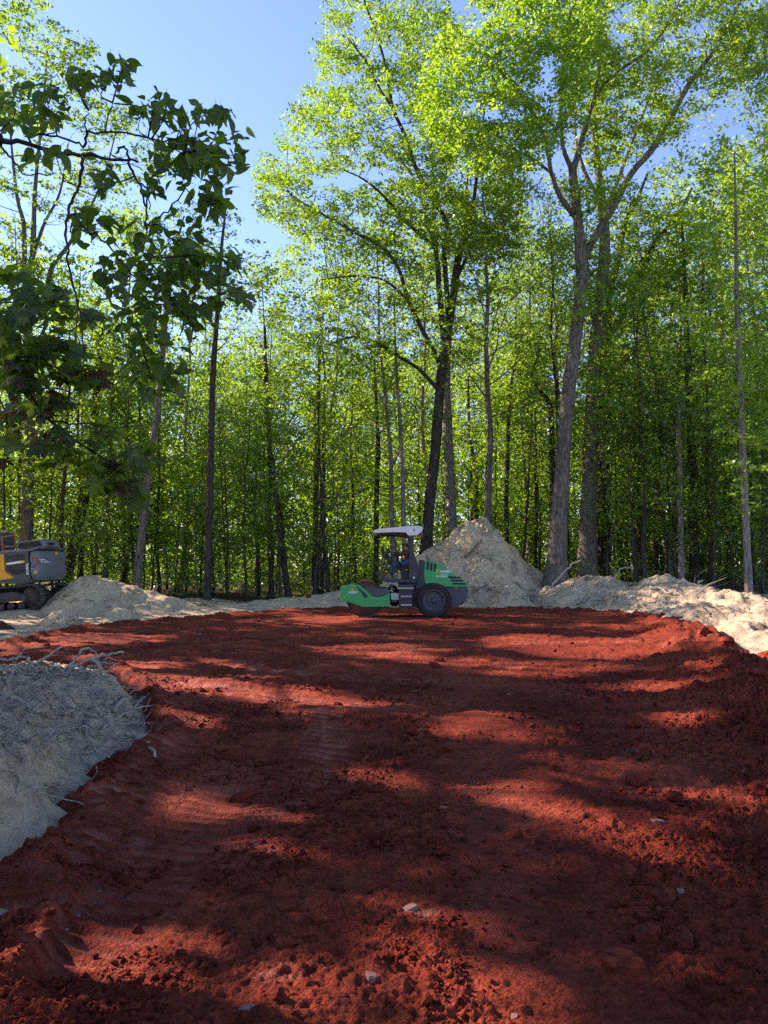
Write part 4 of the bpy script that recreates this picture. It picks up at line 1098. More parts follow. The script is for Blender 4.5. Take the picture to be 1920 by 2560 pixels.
def bolt(c, y, r=0.016, parent=None, mat='steel'):
    g = Geo(); g.cyl(c, r, y - 0.012, y + 0.01, 6); rp("bolt", g.mesh("bolt"), M[mat], parent)
for uv in [(325, 880), (375, 880), (435, 885), (510, 915), (590, 862), (625, 860), (590, 905), (628, 905), (375, 912), (468, 900)]:
    bolt(U(*uv), -0.922, 0.013, fr, 'charcoal')
for uv in [(262, 762), (170, 878)]:
    c = U(*uv); g = Geo(); g.cyl(c, 0.033, -0.935, -0.918, 14); rp("reflector", g.mesh("reflector"), M['amber'], fr)

def emblem(c, y, r, parent):
    g = Geo(); n = 10; V = []
    for k in range(2 * n):
        a = k * math.pi / n; rr = r if k % 2 == 0 else r * 0.74; V.append((c[0] + rr * math.cos(a), c[1] + rr * math.sin(a)))
    rp("emblem", prism_mesh("emblem", V, y - 0.004, y + 0.002), M['yellow'], parent)
    g.cyl(c, r * 0.36, y - 0.007, y, 12); rp("emblem_centre", g.mesh("emblem_centre"), M['black'], parent)
def letters(body, c, y, size, parent, mat, bold=0.004):
    me = text_mesh("lettering", body, size, bold, 0.002)
    o = rp("lettering", me, mat, parent); o.location = (c[0], y, c[1]); o.rotation_euler = (R(90), 0, 0); return o
emblem(U(257, 797), -0.921, 0.048, fr)
letters("SUNBELT", U(214, 829), -0.923, 0.072, fr, M['lettering'], 0.003)

# yoke and articulation joint between drum and tractor
g = Geo(); g.box(U(640, 0)[0], U(760, 0)[0], -0.22, 0.22, U(0, 955)[1], U(0, 820)[1]); rp("articulation_joint", g.mesh("articulation_joint"), M['charcoal'])
g = Geo(); g.cyl((U(690, 0)[0], 0.0), 0.11, U(0, 980)[1], U(0, 800)[1], 18, axis='z'); rp("pivot_pin", g.mesh("pivot_pin"), M['steel'])
for k, (y0, r_) in enumerate([(-0.42, 0.02), (-0.36, 0.018), (-0.30, 0.02), (-0.46, 0.015), (-0.25, 0.018)]):
    a = U(612, 800 + 10 * k); m_ = U(660, 745 + 14 * k); b_ = U(745, 800 + 14 * k); g = Geo()
    g.tube(catmull([(a[0], y0, a[1]), (m_[0], y0 - 0.04, m_[1]), (b_[0], y0, b_[1])], 5), r_, 6); rp("hose", g.mesh("hose"), M['black'])
g = Geo(); a = U(640, 925); b_ = U(745, 905); g.tube([(a[0], -0.5, a[1]), (b_[0], -0.5, b_[1])], 0.04, 12); rp("steering_cylinder", g.mesh("steering_cylinder"), M['steel'])
rp("valve_block", prism_mesh("valve_block", UP((650, 830), (735, 835), (735, 905), (655, 900)), -0.60, -0.45, 0.01), M['white'])

# chassis and steps
rp("chassis", prism_mesh("chassis", UP((735, 730), (1000, 730), (1240, 770), (1240, 985), (735, 975)), -0.55, 0.55, 0.01), M['charcoal'])
lad = rp("ladder", prism_mesh("ladder", UP((738, 745), (884, 745), (868, 975), (738, 975)), -0.80, -0.56, 0.008), M['charcoal'])
for (u0, u1, v0, v1) in [(716, 888, 770, 788), (752, 868, 855, 872), (752, 868, 941, 960)]:
    rp("step", prism_mesh("step", UP((u0, v0), (u1, v0), (u1 - 4, v1), (u0 + 4, v1)), -0.92, -0.79, 0.006), M['steel'], lad)
# tractor rear: pillar, hood, lower body
rp("front_pillar", prism_mesh("front_pillar", UP((968, 484), (1006, 492), (990, 640), (1014, 770), (960, 790), (905, 800), (930, 700), (944, 560)), -0.66, 0.66, 0.012), M['charcoal'])
hood_p = UP((1007, 492), (1075, 502), (1130, 520), (1190, 546), (1250, 583), (1310, 625), (1360, 668), (1405, 715), (1435, 750), (1450, 771), (1016, 771), (992, 640))
hood = rp("engine_hood", prism_mesh("engine_hood", hood_p, -0.65, 0.65, 0.035), M['green'])
rp("rear_body", prism_mesh("rear_body", UP((1016, 774), (1452, 774), (1467, 815), (1448, 885), (1415, 935), (1385, 955), (1320, 982), (1016, 982)), -0.64, 0.64, 0.018), M['grey_plate'])
rp("bumper", prism_mesh("bumper", UP((1425, 905), (1432, 912), (1392, 950), (1382, 946)), -0.67, 0.67, 0.003), M['black'])
for q in [[(1030, 503), (1056, 508), (1045, 590), (1022, 586)], [(1068, 510), (1092, 516), (1083, 598), (1060, 594)], [(1104, 520), (1128, 527), (1119, 605), (1097, 600)],
          [(1232, 655), (1372, 662), (1390, 682), (1262, 680)], [(1268, 690), (1404, 693), (1416, 712), (1290, 712)], [(1292, 724), (1424, 724), (1438, 744), (1302, 744)]]:
    rp("louvre", prism_mesh("louvre", UP(*q), -0.656, -0.648), M['black'], hood)
    rp("louvre", prism_mesh("louvre", UP(*q), 0.648, 0.656), M['black'], hood)
emblem(U(1143, 603), -0.654, 0.060, hood)
letters("SUNBELT", U(1168, 617), -0.656, 0.090, hood, M['lettering'], 0.004)
letters("1-800-667-9328", U(1165, 641), -0.656, 0.038, hood, M['lettering'], 0.0015)
letters("ID 12264702", U(1125, 665), -0.656, 0.068, hood, M['lettering'], 0.003)
for uv in [(1298, 778), (1352, 778), (1376, 790), (1360, 795), (1394, 795), (1360, 850), (1396, 852), (1436, 828), (1434, 842)]:
    bolt(U(*uv), -0.645, 0.011, None)
c = U(1333, 778); g = Geo(); g.box(c[0] - 0.04, c[0] + 0.04, -0.652, -0.64, c[1] - 0.02, c[1] + 0.02); rp("reflector", g.mesh("reflector"), M['amber'])

# wheels
wc = U(1095, 905)
def wheel(y0, y1, sgn):
    w = empty("wheel"); w.parent = roller
    ym = (y0 + y1) / 2; h = (y1 - y0) / 2
    g = Geo(); n = 72
    g.lathe(wc, [(0.33, ym - h * 0.86), (0.36, ym - h * 0.98), (0.44, ym - h), (0.50, ym - h * 0.93), (0.528, ym - h * 0.78), (0.535, ym), (0.528, ym + h * 0.78), (0.50, ym + h * 0.93), (0.44, ym + h), (0.36, ym + h * 0.98), (0.33, ym + h * 0.86)], n)
    tyre = link("tyre", g.mesh("tyre"), M['rubber'], w)
    g = Geo()                                            # tread blocks
    for k in range(30):
        for sd_ in (-1, 1):
            a0 = (k + (0.5 if sd_ > 0 else 0)) * 2 * math.pi / 30; pts = []
            for (aa_, yy_) in ((0, 0.06), (0.10, 0.06), (0.16, 0.98), (0.05, 0.98)):
                for rr_ in (0.515 if yy_ > 0.5 else 0.53, 0.538 if yy_ > 0.5 else 0.552):
                    a_ = a0 + aa_; pts.append((wc[0] + rr_ * math.cos(a_), ym + sd_ * yy_ * h, wc[1] + rr_ * math.sin(a_)))
            g.add(pts, [(1, 3, 5, 7), (0, 2, 3, 1), (2, 4, 5, 3), (4, 6, 7, 5), (6, 0, 1, 7)])
    tb = link("tread", g.mesh("tread", False), M['rubber'], w)
    g = Geo(); yo = y0 if sgn < 0 else y1; s_ = -sgn
    g.lathe(wc, [(0.345, yo + s_ * 0.02), (0.345, yo + s_ * 0.005), (0.315, yo + s_ * 0.005), (0.300, yo + s_ * 0.06), (0.295, yo + s_ * 0.14), (0.25, yo + s_ * 0.15), (0.15, yo + s_ * 0.12), (0.09, yo + s_ * 0.10), (0.085, yo + s_ * 0.06), (0.001, yo + s_ * 0.055)], 44)
    rim = link("rim", g.mesh("rim"), M['grey_plate'], w)
    nuts = []
    for k in range(8):
        a = k * math.pi / 4 + 0.2; cc = (wc[0] + 0.145 * math.cos(a), wc[1] + 0.145 * math.sin(a)); g = Geo()
        yy_ = yo + s_ * 0.115; g.cyl(cc, 0.017, yy_ - 0.02, yy_ + 0.02, 6); link("nut", g.mesh("nut"), M['steel'], w)
    return w
wheel(-0.98, -0.655, -1); wheel(0.655, 0.98, 1)

# operator platform, posts, canopy
plat = rp("platform", prism_mesh("platform", UP((490, 618), (520, 616), (640, 682), (842, 690), (842, 722), (640, 722), (596, 716), (494, 632)), -0.78, 0.78, 0.01), M['charcoal'])
post_p = UP((846, 232), (889, 232), (890, 402), (912, 470), (944, 556), (936, 640), (918, 722), (842, 722))
rp("canopy_post", prism_mesh("canopy_post", post_p, -0.80, -0.68, 0.01), M['charcoal'])
rp("canopy_post", prism_mesh("canopy_post", post_p, 0.68, 0.80, 0.01), M['charcoal'])
for uv in [(706, 706), (766, 706), (832, 708), (908, 630), (950, 690)]: bolt(U(*uv), -0.802, 0.016)
c = U(890, 672); g = Geo(); g.cyl(c, 0.035, -0.84, -0.80, 14); rp("lamp", g.mesh("lamp"), M['white'])
can = rp("canopy", prism_mesh("canopy", UP((470, 200), (478, 182), (505, 171), (600, 157), (740, 145), (880, 134), (955, 135), (978, 145), (986, 165), (978, 190), (930, 232), (836, 237), (806, 203), (680, 200), (540, 207), (500, 210)), -0.86, 0.86, 0.022), M['white'])
rp("canopy_lining", prism_mesh("canopy_lining", UP((500, 212), (540, 209), (680, 203), (802, 205), (835, 240), (800, 234), (540, 222)), -0.74, 0.74), M['black'])
g = Geo(); c = U(895, 178); g.cyl(c, 0.028, -0.868, -0.858, 12); rp("vent_hole", g.mesh("vent_hole"), M['black'], can)
for yy_ in (-0.66, 0.66):
    g = Geo(); c = U(524, 222); g.box(c[0] - 0.06, c[0] + 0.05, yy_ - 0.07, yy_ + 0.07, c[1] - 0.06, c[1] + 0.06); rp("work_light", g.mesh("work_light"), M['black'])
    g = Geo(); c = U(958, 208); g.cyl((yy_, c[1]), 0.06, c[0] - 0.05, c[0] + 0.05, 14, axis='x'); rp("work_light", g.mesh("work_light"), M['charcoal'])
    g = Geo(); g.cyl((yy_, c[1]), 0.045, c[0] + 0.051, c[0] + 0.06, 14, axis='x'); rp("lens", g.mesh("lens"), M['lettering'])
# rails
def rail(pts, y, r=0.017, mat='charcoal'):
    g = Geo(); g.tube([(U(*p)[0], y, U(*p)[1]) for p in pts], r, 8); rp("handrail", g.mesh("handrail"), M[mat])
for yy_ in (-0.74, 0.74):
    rail([(668, 690), (668, 405), (662, 398), (585, 403)], yy_)
    rail([(520, 615), (520, 530), (665, 530)], yy_, 0.012)
    rail([(585, 403), (585, 470), (560, 600)], yy_, 0.014)
# console, steering wheel, display, mirror
rp("console", prism_mesh("console", UP((548, 612), (575, 600), (612, 520), (604, 470), (590, 445), (600, 420), (640, 440), (665, 470), (650, 500), (630, 520), (580, 618)), -0.24, 0.24, 0.02), M['charcoal'])
sc_ = U(692, 415)
g = Geo(); n = 24; V = []
ax = np.array([math.cos(R(48)), 0, math.sin(R(48))]) ; wy = np.array([0, 1.0, 0]); tang = np.array([math.cos(R(-42)), 0, math.sin(R(-42))])
ring = np.array([np.array([sc_[0], 0, sc_[1]]) + 0.18 * (math.cos(a) * tang + math.sin(a) * wy) for a in np.linspace(0, 2 * math.pi, n + 1)])
g.tube(ring, 0.016, 7, cap=False)
for a in (0.3, 2.4, 4.5): g.tube([np.array([sc_[0], 0, sc_[1]]) - ax * 0.03, np.array([sc_[0], 0, sc_[1]]) + 0.18 * (math.cos(a) * tang + math.sin(a) * wy)], 0.012, 6)
hub_end = U(640, 470); g.tube([np.array([sc_[0], 0, sc_[1]]), np.array([hub_end[0], 0, hub_end[1]])], 0.03, 8)
rp("steering_wheel", g.mesh("steering_wheel"), M['black'])
rp("mirror", prism_mesh("mirror", UP((553, 345), (566, 334), (580, 350), (584, 445), (570, 455), (556, 440)), -0.74, -0.60, 0.015), M['black'])
g = Geo(); a = U(570, 455); b_ = U(560, 600); g.tube([(a[0], -0.67, a[1]), (U(545, 500)[0], -0.68, U(545, 500)[1]), (b_[0], -0.70, b_[1])], 0.016, 7); rp("mirror_arm", g.mesh("mirror_arm"), M['black'])
g = Geo(); g.lathe(U(604, 440), [(0.001, -0.30), (0.07, -0.30), (0.085, -0.22), (0.001, -0.2)], 16); rp("display", g.mesh("display"), M['black'])
# seat
seat = empty("seat"); seat.parent = roller
link("cushion", prism_mesh("cushion", UP((728, 545), (745, 528), (850, 530), (856, 585), (740, 592)), -0.27, 0.27, 0.02), M['black'], seat)
link("backrest", prism_mesh("backrest", UP((842, 535), (878, 400), (898, 395), (900, 410), (880, 560), (850, 570)), -0.25, 0.25, 0.02), M['black'], seat)
link("base", prism_mesh("base", UP((752, 592), (842, 592), (842, 690), (770, 690)), -0.22, 0.22, 0.01), M['charcoal'], seat)
g = Geo(); a = U(712, 478); b_ = U(745, 520); c = U(760, 545); g.tube([(U(700, 470)[0], -0.3, U(700, 470)[1]), (a[0], -0.3, a[1]), (b_[0], -0.3, b_[1]), (c[0], -0.28, c[1])], 0.022, 7); rp("control_lever", g.mesh("control_lever"), M['black'])

# ------------------------------------------------------------------ operator
M['skin'] = mat_paint("skin", (0.42, 0.24, 0.16), 0.55, 0.0)
M['shirt'] = mat_paint("brown_shirt", (0.085, 0.048, 0.034), 0.9, 0.1, spec=0.1, scale=8)
M['denim'] = mat_paint("blue_denim", (0.060, 0.105, 0.190), 0.9, 0.25, (0.16, 0.18, 0.22), spec=0.1, scale=9)
M['straw'] = mat_paint("hat", (0.30, 0.22, 0.13), 0.85, 0.2, spec=0.1)
M['hatband'] = mat_paint("hat_band", (0.030, 0.020, 0.015), 0.85, 0.1, spec=0.1)
def skin_mesh(name, nodes, edges, root, mat, parent, sub=2):
    """nodes: {key: ((x,y,z), radius)}"""
    keys = list(nodes); me = bpy.data.meshes.new(name)
    me.from_pydata([nodes[k][0] for k in keys], [(keys.index(a), keys.index(b)) for a, b in edges], [])
    o = link(name, me, None, parent)
    md = o.modifiers.new("skin", 'SKIN'); md.use_smooth_shade = True; md.branch_smoothing = 0.4
    if not me.skin_vertices: 
        import bmesh
        bm = bmesh.new(); bm.from_mesh(me); bm.verts.layers.skin.verify(); bm.to_mesh(me); bm.free()
    for i, k in enumerate(keys):
        r = nodes[k][1]; r = (r, r) if np.isscalar(r) else r
        me.skin_vertices[0].data[i].radius = r
        me.skin_vertices[0].data[i].use_root = (k == root)
    o.modifiers.new("smooth", 'SUBSURF').levels = sub; o.modifiers["smooth"].render_levels = sub
    dg = bpy.context.evaluated_depsgraph_get(); dg.update()
    bme = bpy.data.meshes.new_from_object(o.evaluated_get(dg)); o.modifiers.clear(); o.data = bme
    bme.materials.clear(); bme.materials.append(mat)
    for p in bme.polygons: p.use_smooth = True
    return o
person = empty("person", tuple(roller.location))
tag(person, "person in a brown shirt, blue jeans and brimmed hat driving the road roller", "person")
def J(u, v, y): x, z = U(u, v); return (x, y, z)
nodes = {'pelvis': (J(822, 525, 0), 0.125), 'belly': (J(815, 475, 0), 0.125), 'chest': (J(810, 415, 0), 0.135), 'neck0': (J(812, 375, 0), 0.07), 'neck': (J(811, 362, 0), 0.052), 'head0': (J(808, 350, 0), 0.075), 'head': (J(806, 334, 0), 0.092), 'crown': (J(808, 318, 0), 0.075)}
edges = [('pelvis', 'belly'), ('belly', 'chest'), ('chest', 'neck0'), ('neck0', 'neck'), ('neck', 'head0'), ('head0', 'head'), ('head', 'crown')]
for s, t in ((-1, 'n'), (1, 'f')):
    nodes.update({'sh' + t: (J(814, 392, s * 0.17), 0.075), 'el' + t: (J(742, 437, s * 0.25), 0.048), 'wr' + t: (J(686, 402, s * 0.19), 0.032), 'pa' + t: (J(676, 394, s * 0.18), 0.030),
                  'hip' + t: (J(812, 530, s * 0.10), 0.105), 'kn' + t: (J(672, 527, s * 0.16), 0.070), 'an' + t: (J(640, 640, s * 0.15), 0.045), 'he' + t: (J(642, 662, s * 0.15), 0.045), 'to' + t: (J(600, 668, s * 0.16), 0.036)})
    edges += [('chest', 'sh' + t), ('sh' + t, 'el' + t), ('el' + t, 'wr' + t), ('wr' + t, 'pa' + t), ('pelvis', 'hip' + t), ('hip' + t, 'kn' + t), ('kn' + t, 'an' + t), ('an' + t, 'he' + t), ('he' + t, 'to' + t)]
    for f in range(4):
        yo = s * 0.18 + (f - 1.5) * 0.019
        nodes['f%d%s' % (f, t)] = (J(668, 388 + abs(f - 1.4) * 1.5, yo), 0.009); nodes['g%d%s' % (f, t)] = (J(664, 396, yo), 0.008)
        edges += [('pa' + t, 'f%d%s' % (f, t)), ('f%d%s' % (f, t), 'g%d%s' % (f, t))]
    nodes['th' + t] = (J(676, 398, s * 0.18 - s * 0.04), 0.010); nodes['tt' + t] = (J(668, 401, s * 0.18 - s * 0.045), 0.009)
    edges += [('pa' + t, 'th' + t), ('th' + t, 'tt' + t)]
body = skin_mesh("body", nodes, edges, 'pelvis', M['skin'], person)
def grow(keys, d): return {k: (nodes[k][0], nodes[k][1] + d) for k in keys}
def among(keys): return [e for e in edges if e[0] in keys and e[1] in keys]
ks = ['belly', 'chest', 'neck0', 'shn', 'eln', 'wrn', 'shf', 'elf', 'wrf', 'pelvis']
skin_mesh("shirt", grow(ks, 0.016), among(ks), 'belly', M['shirt'], person)
ks = ['pelvis', 'hipn', 'knn', 'ann', 'hipf', 'knf', 'anf']
skin_mesh("jeans", grow(ks, 0.020), among(ks), 'pelvis', M['denim'], person)
for t in 'nf':
    ks = ['an' + t, 'he' + t, 'to' + t]; skin_mesh("boot", grow(ks, 0.018), among(ks), 'he' + t, M['straw'], person)
hx, hz_ = U(808, 326)
g = Geo(); prof = [(0.001, 0.125), (0.07, 0.115), (0.095, 0.075), (0.102, 0.03), (0.105, 0.0), (0.19, -0.012), (0.185, -0.022), (0.10, -0.012)]
a = np.arange(20) * 2 * math.pi / 20
V = np.concatenate([np.stack([hx + r * np.cos(a), r * 0.9 * np.sin(a), hz_ + 0.02 + z + 0.012 * np.abs(np.sin(a)) * (r > 0.15)], 1) for r, z in prof])
i = np.arange(len(prof) - 1)[:, None] * 20; j = np.arange(20)[None]; k = (j + 1) % 20
g.add(V, np.stack([i + j, i + k, i + 20 + k, i + 20 + j], -1).reshape(-1, 4)); hat = link("hat", g.mesh("hat"), M['straw'], person)
g = Geo(); g.cyl((hx, 0.0), 0.108, hz_ + 0.022, hz_ + 0.055, 20, axis='z'); link("hat_band", g.mesh("hat_band"), M['hatband'], person)
g = Geo(); g.lathe((hx + 0.012, hz_ - 0.01), [(0.001, -0.085), (0.06, -0.075), (0.088, -0.03), (0.092, 0.0), (0.088, 0.03), (0.06, 0.075), (0.001, 0.085)], 16); link("hair", g.mesh("hair"), M['hatband'], person)
g = Geo(); c = (hx - 0.098, hz_ - 0.055); g.tube([(c[0] + 0.02, 0, c[1] + 0.03), (c[0] - 0.008, 0, c[1] - 0.005), (c[0] + 0.02, 0, c[1] - 0.012)], [0.008, 0.014, 0.008], 6); link("nose", g.mesh("nose"), M['skin'], person)
for s in (-1, 1):
    g = Geo(); g.cyl((hx + 0.01, hz_ - 0.05), 0.028, s * 0.088, s * 0.105, 10); link("ear", g.mesh("ear"), M['skin'], person)
    g = Geo(); g.cyl((s * 0.035, hz_ - 0.035), 0.010, hx - 0.098, hx - 0.085, 8, axis='x'); link("eye", g.mesh("eye"), M['hatband'], person)
g = Geo(); g.box(hx - 0.094, hx - 0.082, -0.022, 0.022, hz_ - 0.098, hz_ - 0.092); link("mouth", g.mesh("mouth"), M['hatband'], person)
# ------------------------------------------------------------------ excavator at the left edge (its rear half is in view)
M['exc_yellow'] = mat_paint("yellow_paint", (0.80, 0.36, 0.014), 0.42, 0.25, (0.30, 0.22, 0.14))
M['exc_grey'] = mat_paint("dark_grey_paint", (0.060, 0.062, 0.066), 0.45, 0.35, (0.22, 0.19, 0.16))
M['exc_light'] = mat_paint("counterweight_grey", (0.16, 0.165, 0.175), 0.48, 0.35, (0.24, 0.20, 0.16))
M['exc_red'] = mat_paint("red_marking", (0.42, 0.010, 0.022), 0.4, 0.05)
M['orange_rail'] = mat_paint("orange_guard_rail", (0.52, 0.085, 0.045), 0.5, 0.15)
M['track'] = mat_paint("track_steel", (0.060, 0.050, 0.042), 0.75, 0.8, (0.20, 0.165, 0.13), 0.3, 0.2)
M['glass'] = mat_paint("cab_glass", (0.02, 0.025, 0.03), 0.08, 0.1, spec=0.6)
ES = 69.0; EY = 27.0
def E(u, v):
    """pixel in the 9.217x enlargement of (0,1320) -> local x, z of the untilted machine (near side)"""
    px, py = u / 9.217, 1320 + v / 9.217
    dx, dz = (px - 93) / ES, (1452 - py) / ES; a = R(4.5)
    return (dx * math.cos(a) + dz * math.sin(a) * 1.0, -dx * math.sin(a) + dz * math.cos(a))
o0 = at(76, 1451, EY)
exc = empty("excavator", tuple(o0), (0, -R(4.5), 0))
tag(exc, "yellow and dark grey tracked excavator half out of the picture at the left edge", "excavator")
def ep(name, me, mat, parent=None): return link(name, me, mat, parent or exc)
def EP(*p): return [E(a, b) for a, b in p]
W2 = 2.6                                     # body width, away from the viewer
# counterweight: plan curve swept
hb, ht = 0.02, E(790, 545)[1]
def cw_ring(z, inset, n=15):
    pts = [(0.02, 0.0 + inset)]
    for k in range(n):
        t = k / (n - 1); a = math.pi * t
        x = 0.05 + (0.32 - inset * 0.6) * (math.sin(a) ** 0.55); y = W2 / 2 - (W2 / 2 - inset) * math.copysign(abs(math.cos(a)) ** 0.55, math.cos(a))
        pts.append((x, y))
    pts.append((0.02, W2 - inset)); return [(x, y, z) for x, y in pts]
levels = [(-0.02, 0.22), (0.10, 0.10), (0.26, 0.02), (0.34, 0.0), (0.55, 0.05), (0.66, 0.05), (0.72, 0.0), (0.90, 0.02), (1.00, 0.06), (1.06, 0.14)]
rings = np.array([cw_ring(z, ins) for z, ins in levels]); m_, n_ = rings.shape[:2]
g = Geo(); i = np.arange(m_ - 1)[:, None] * n_; j = np.arange(n_ - 1)[None]
g.add(rings.reshape(-1, 3), np.stack([i + j, i + j + 1, i + n_ + j + 1, i + n_ + j], -1).reshape(-1, 4))
V = np.concatenate([rings[-1], [[0.3, W2 / 2, 1.07]]]); g.add(V, None, [(k, k + 1, n_) for k in range(n_ - 1)])
V = np.concatenate([rings[0], [[0.3, W2 / 2, -0.03]]]); g.add(V, None, [(k + 1, k, n_) for k in range(n_ - 1)])
cw = ep("counterweight", g.mesh("counterweight", False), M['exc_light'])
# body sides
y0, y1 = 0.0, W2
ep("engine_panel", prism_mesh("engine_panel", EP((222, 600), (770, 535), (856, 1205), (150, 1222), (500, 1165), (280, 1010), (240, 720)), y0, y0 + 0.06, 0.008), M['exc_grey'])
ep("side_door", prism_mesh("side_door", EP((80, 628), (220, 612), (268, 1010), (492, 1162), (135, 1215)), y0 - 0.012, y0 + 0.05, 0.006), M['exc_yellow'])
ep("side_door", prism_mesh("side_door", EP((-420, 690), (66, 630), (122, 1216), (-380, 1235)), y0 - 0.012, y0 + 0.05, 0.006), M['exc_yellow'])
ep("tool_box", prism_mesh("tool_box", EP((-1500, 760), (-440, 690), (-400, 1235), (-1450, 1270)), y0 - 0.01, y0 + 0.7, 0.01), M['exc_yellow'])
core = ep("machine_house", prism_mesh("machine_house", EP((-440, 640), (60, 585), (770, 530), (850, 1208), (-400, 1240)), y0 + 0.055, y1, 0.01), M['exc_grey'])
ep("deck", prism_mesh("deck", EP((-1500, 1240), (900, 1205), (900, 1258), (40, 1300), (-1500, 1330)), y0 + 0.02, y1 - 0.02, 0.01), M['exc_grey'])
ep("hood_cover", prism_mesh("hood_cover", EP((40, 580), (230, 520), (770, 500), (1010, 440), (1010, 470), (790, 545), (60, 600)), y0 + 0.03, y1 - 0.1, 0.01), M['exc_light'])
vent = ep("vent_grille", prism_mesh("vent_grille", EP((282, 655), (690, 625), (735, 1040), (490, 1085), (320, 990)), y0 - 0.010, y0 + 0.002), M['black'])
for k in range(9):
    u0, v0 = 292 + k * 3, 690 + k * 38
    if v0 > 985: break
    ep("slat", prism_mesh("slat", EP((u0, v0), (700 + k * 3, v0 - 28), (702 + k * 3, v0 - 14), (u0, v0 + 14)), y0 - 0.018, y0 - 0.011), M['exc_grey'], vent)
st = ep("warning_strip", prism_mesh("warning_strip", EP((285, 815), (705, 758), (712, 812), (288, 868)), y0 - 0.024, y0 - 0.019), M['yellow'])
ep("strip_panel", prism_mesh("strip_panel", EP((350, 808), (622, 770), (626, 818), (354, 858)), y0 - 0.028, y0 - 0.0245), M['lettering'], st)
def elet(body, c, y, size, rot, mat, parent=None, bold=0.003):
    me = text_mesh("lettering", body, size, bold, 0.002); o = ep("lettering", me, mat, parent)
    o.location = (c[0], y, c[1]); o.rotation_euler = rot; return o
elet("EC200EL", E(812, 1085), y0 - 0.004, 0.115, (R(90), R(-90), 0), M['lettering'])
# red chevron lamps and lettering on the counterweight, following its curve
def on_cw(x, z):
    """near-side surface y of the counterweight at x"""
    ins = float(np.interp(z, [l[0] for l in levels], [l[1] for l in levels]))
    s = np.clip((x - 0.05) / (0.32 - ins * 0.6), 0, 1) ** (1 / 0.55); a = math.asin(s)
    return W2 / 2 - (W2 / 2 - ins) * abs(math.cos(a)) ** 0.55
def cw_patch(name, quad_rows, mat):
    V = []; 
    for (xa, za, xb, zb) in quad_rows:
        for (x, z) in ((xa * 0.56, za), (xb * 0.56, zb)): V.append((x, on_cw(x, z) - 0.012, z))
    n = len(quad_rows); g = Geo(); g.add(V, [(2 * k, 2 * k + 2, 2 * k + 3, 2 * k + 1) for k in range(n - 1)])
    V2 = [(x, y + 0.011, z) for x, y, z in V]; g.add(V2, [(2 * k + 1, 2 * k + 3, 2 * k + 2, 2 * k) for k in range(n - 1)])
    V3 = V + V2; m = 2 * n
    g.add(V3, [(2 * k, m + 2 * k, m + 2 * k + 2, 2 * k + 2) for k in range(n - 1)] + [(2 * k + 1, 2 * k + 3, m + 2 * k + 3, m + 2 * k + 1) for k in range(n - 1)])
    return ep(name, g.mesh(name, False), mat, cw)
def strip(pts_top, pts_bot):
    return [(a[0], a[1], b[0], b[1]) for a, b in zip(pts_top, pts_bot)]
cw_patch("red_marking", strip(EP((925, 690), (1000, 675), (1075, 668), (1112, 690)), EP((925, 722), (1000, 712), (1060, 712), (1090, 735))), M['exc_red'])
cw_patch("red_marking", strip(EP((945, 895), (1020, 850), (1090, 790), (1120, 775)), EP((952, 935), (1040, 900), (1120, 850), (1140, 825))), M['exc_red'])
cw_patch("warning_label", strip(EP((985, 1000), (1095, 985)), EP((985, 1060), (1095, 1050))), M['yellow'])
cw_patch("warning_label", strip(EP((1225, 545), (1330, 512)), EP((1235, 612), (1335, 580))), M['yellow'])
# rear lettering bent along the curve
me = text_mesh("lettering", "VOLVO", 0.19, 0.006, 0.003)
cx0, cz0 = 0.285, 0.62
for v in me.vertices:
    s = v.co.x; z = cz0 + v.co.y; k = v.co.z
    x = cx0; run = 0.0; py_ = on_cw(x, z)
    while run < s and x < 0.345:
        nx = x + 0.0015; ny = on_cw(nx, z); run += math.hypot(nx - x, ny - py_); x, py_ = nx, ny
    extra = max(0.0, s - run)
    v.co = (x + 0.008, py_ - 0.010 - k + extra, z)
ep("lettering", me, M['lettering'], cw)
# top box, rail, mirror, exhaust
ep("top_cover", prism_mesh("top_cover", EP((392, 492), (445, 325), (960, 262), (1010, 265), (1110, 430), (800, 470)), 0.35, 1.55, 0.03), M['exc_light'])
ep("top_grille", prism_mesh("top_grille", EP((440, 470), (465, 355), (940, 295), (1000, 420), (800, 440)), 0.338, 0.349), M['black'])
ep("rear_camera", prism_mesh("rear_camera", EP((1105, 330), (1190, 340), (1195, 375), (1140, 400), (1110, 400)), 0.5, 0.7, 0.01), M['black'])
def erail(pts, y, r=0.028):
    g = Geo(); g.tube([(E(*p)[0], y, E(*p)[1]) for p in pts], r, 8); ep("guard_rail", g.mesh("guard_rail"), M['orange_rail'])
erail([(150, 560), (110, 220), (420, 170), (432, 420)], 0.18); erail([(130, 450), (430, 425)], 0.18, 0.018)
erail([(60, 600), (20, 230), (-330, 290), (-300, 620)], 0.18); erail([(10, 420), (-310, 460)], 0.18, 0.018)
g = Geo(); c = E(30, 480); g.box(c[0] - 0.05, c[0] + 0.05, 0.1, 0.26, c[1] - 0.12, c[1] + 0.12); ep("rail_box", g.mesh("rail_box"), M['black'])
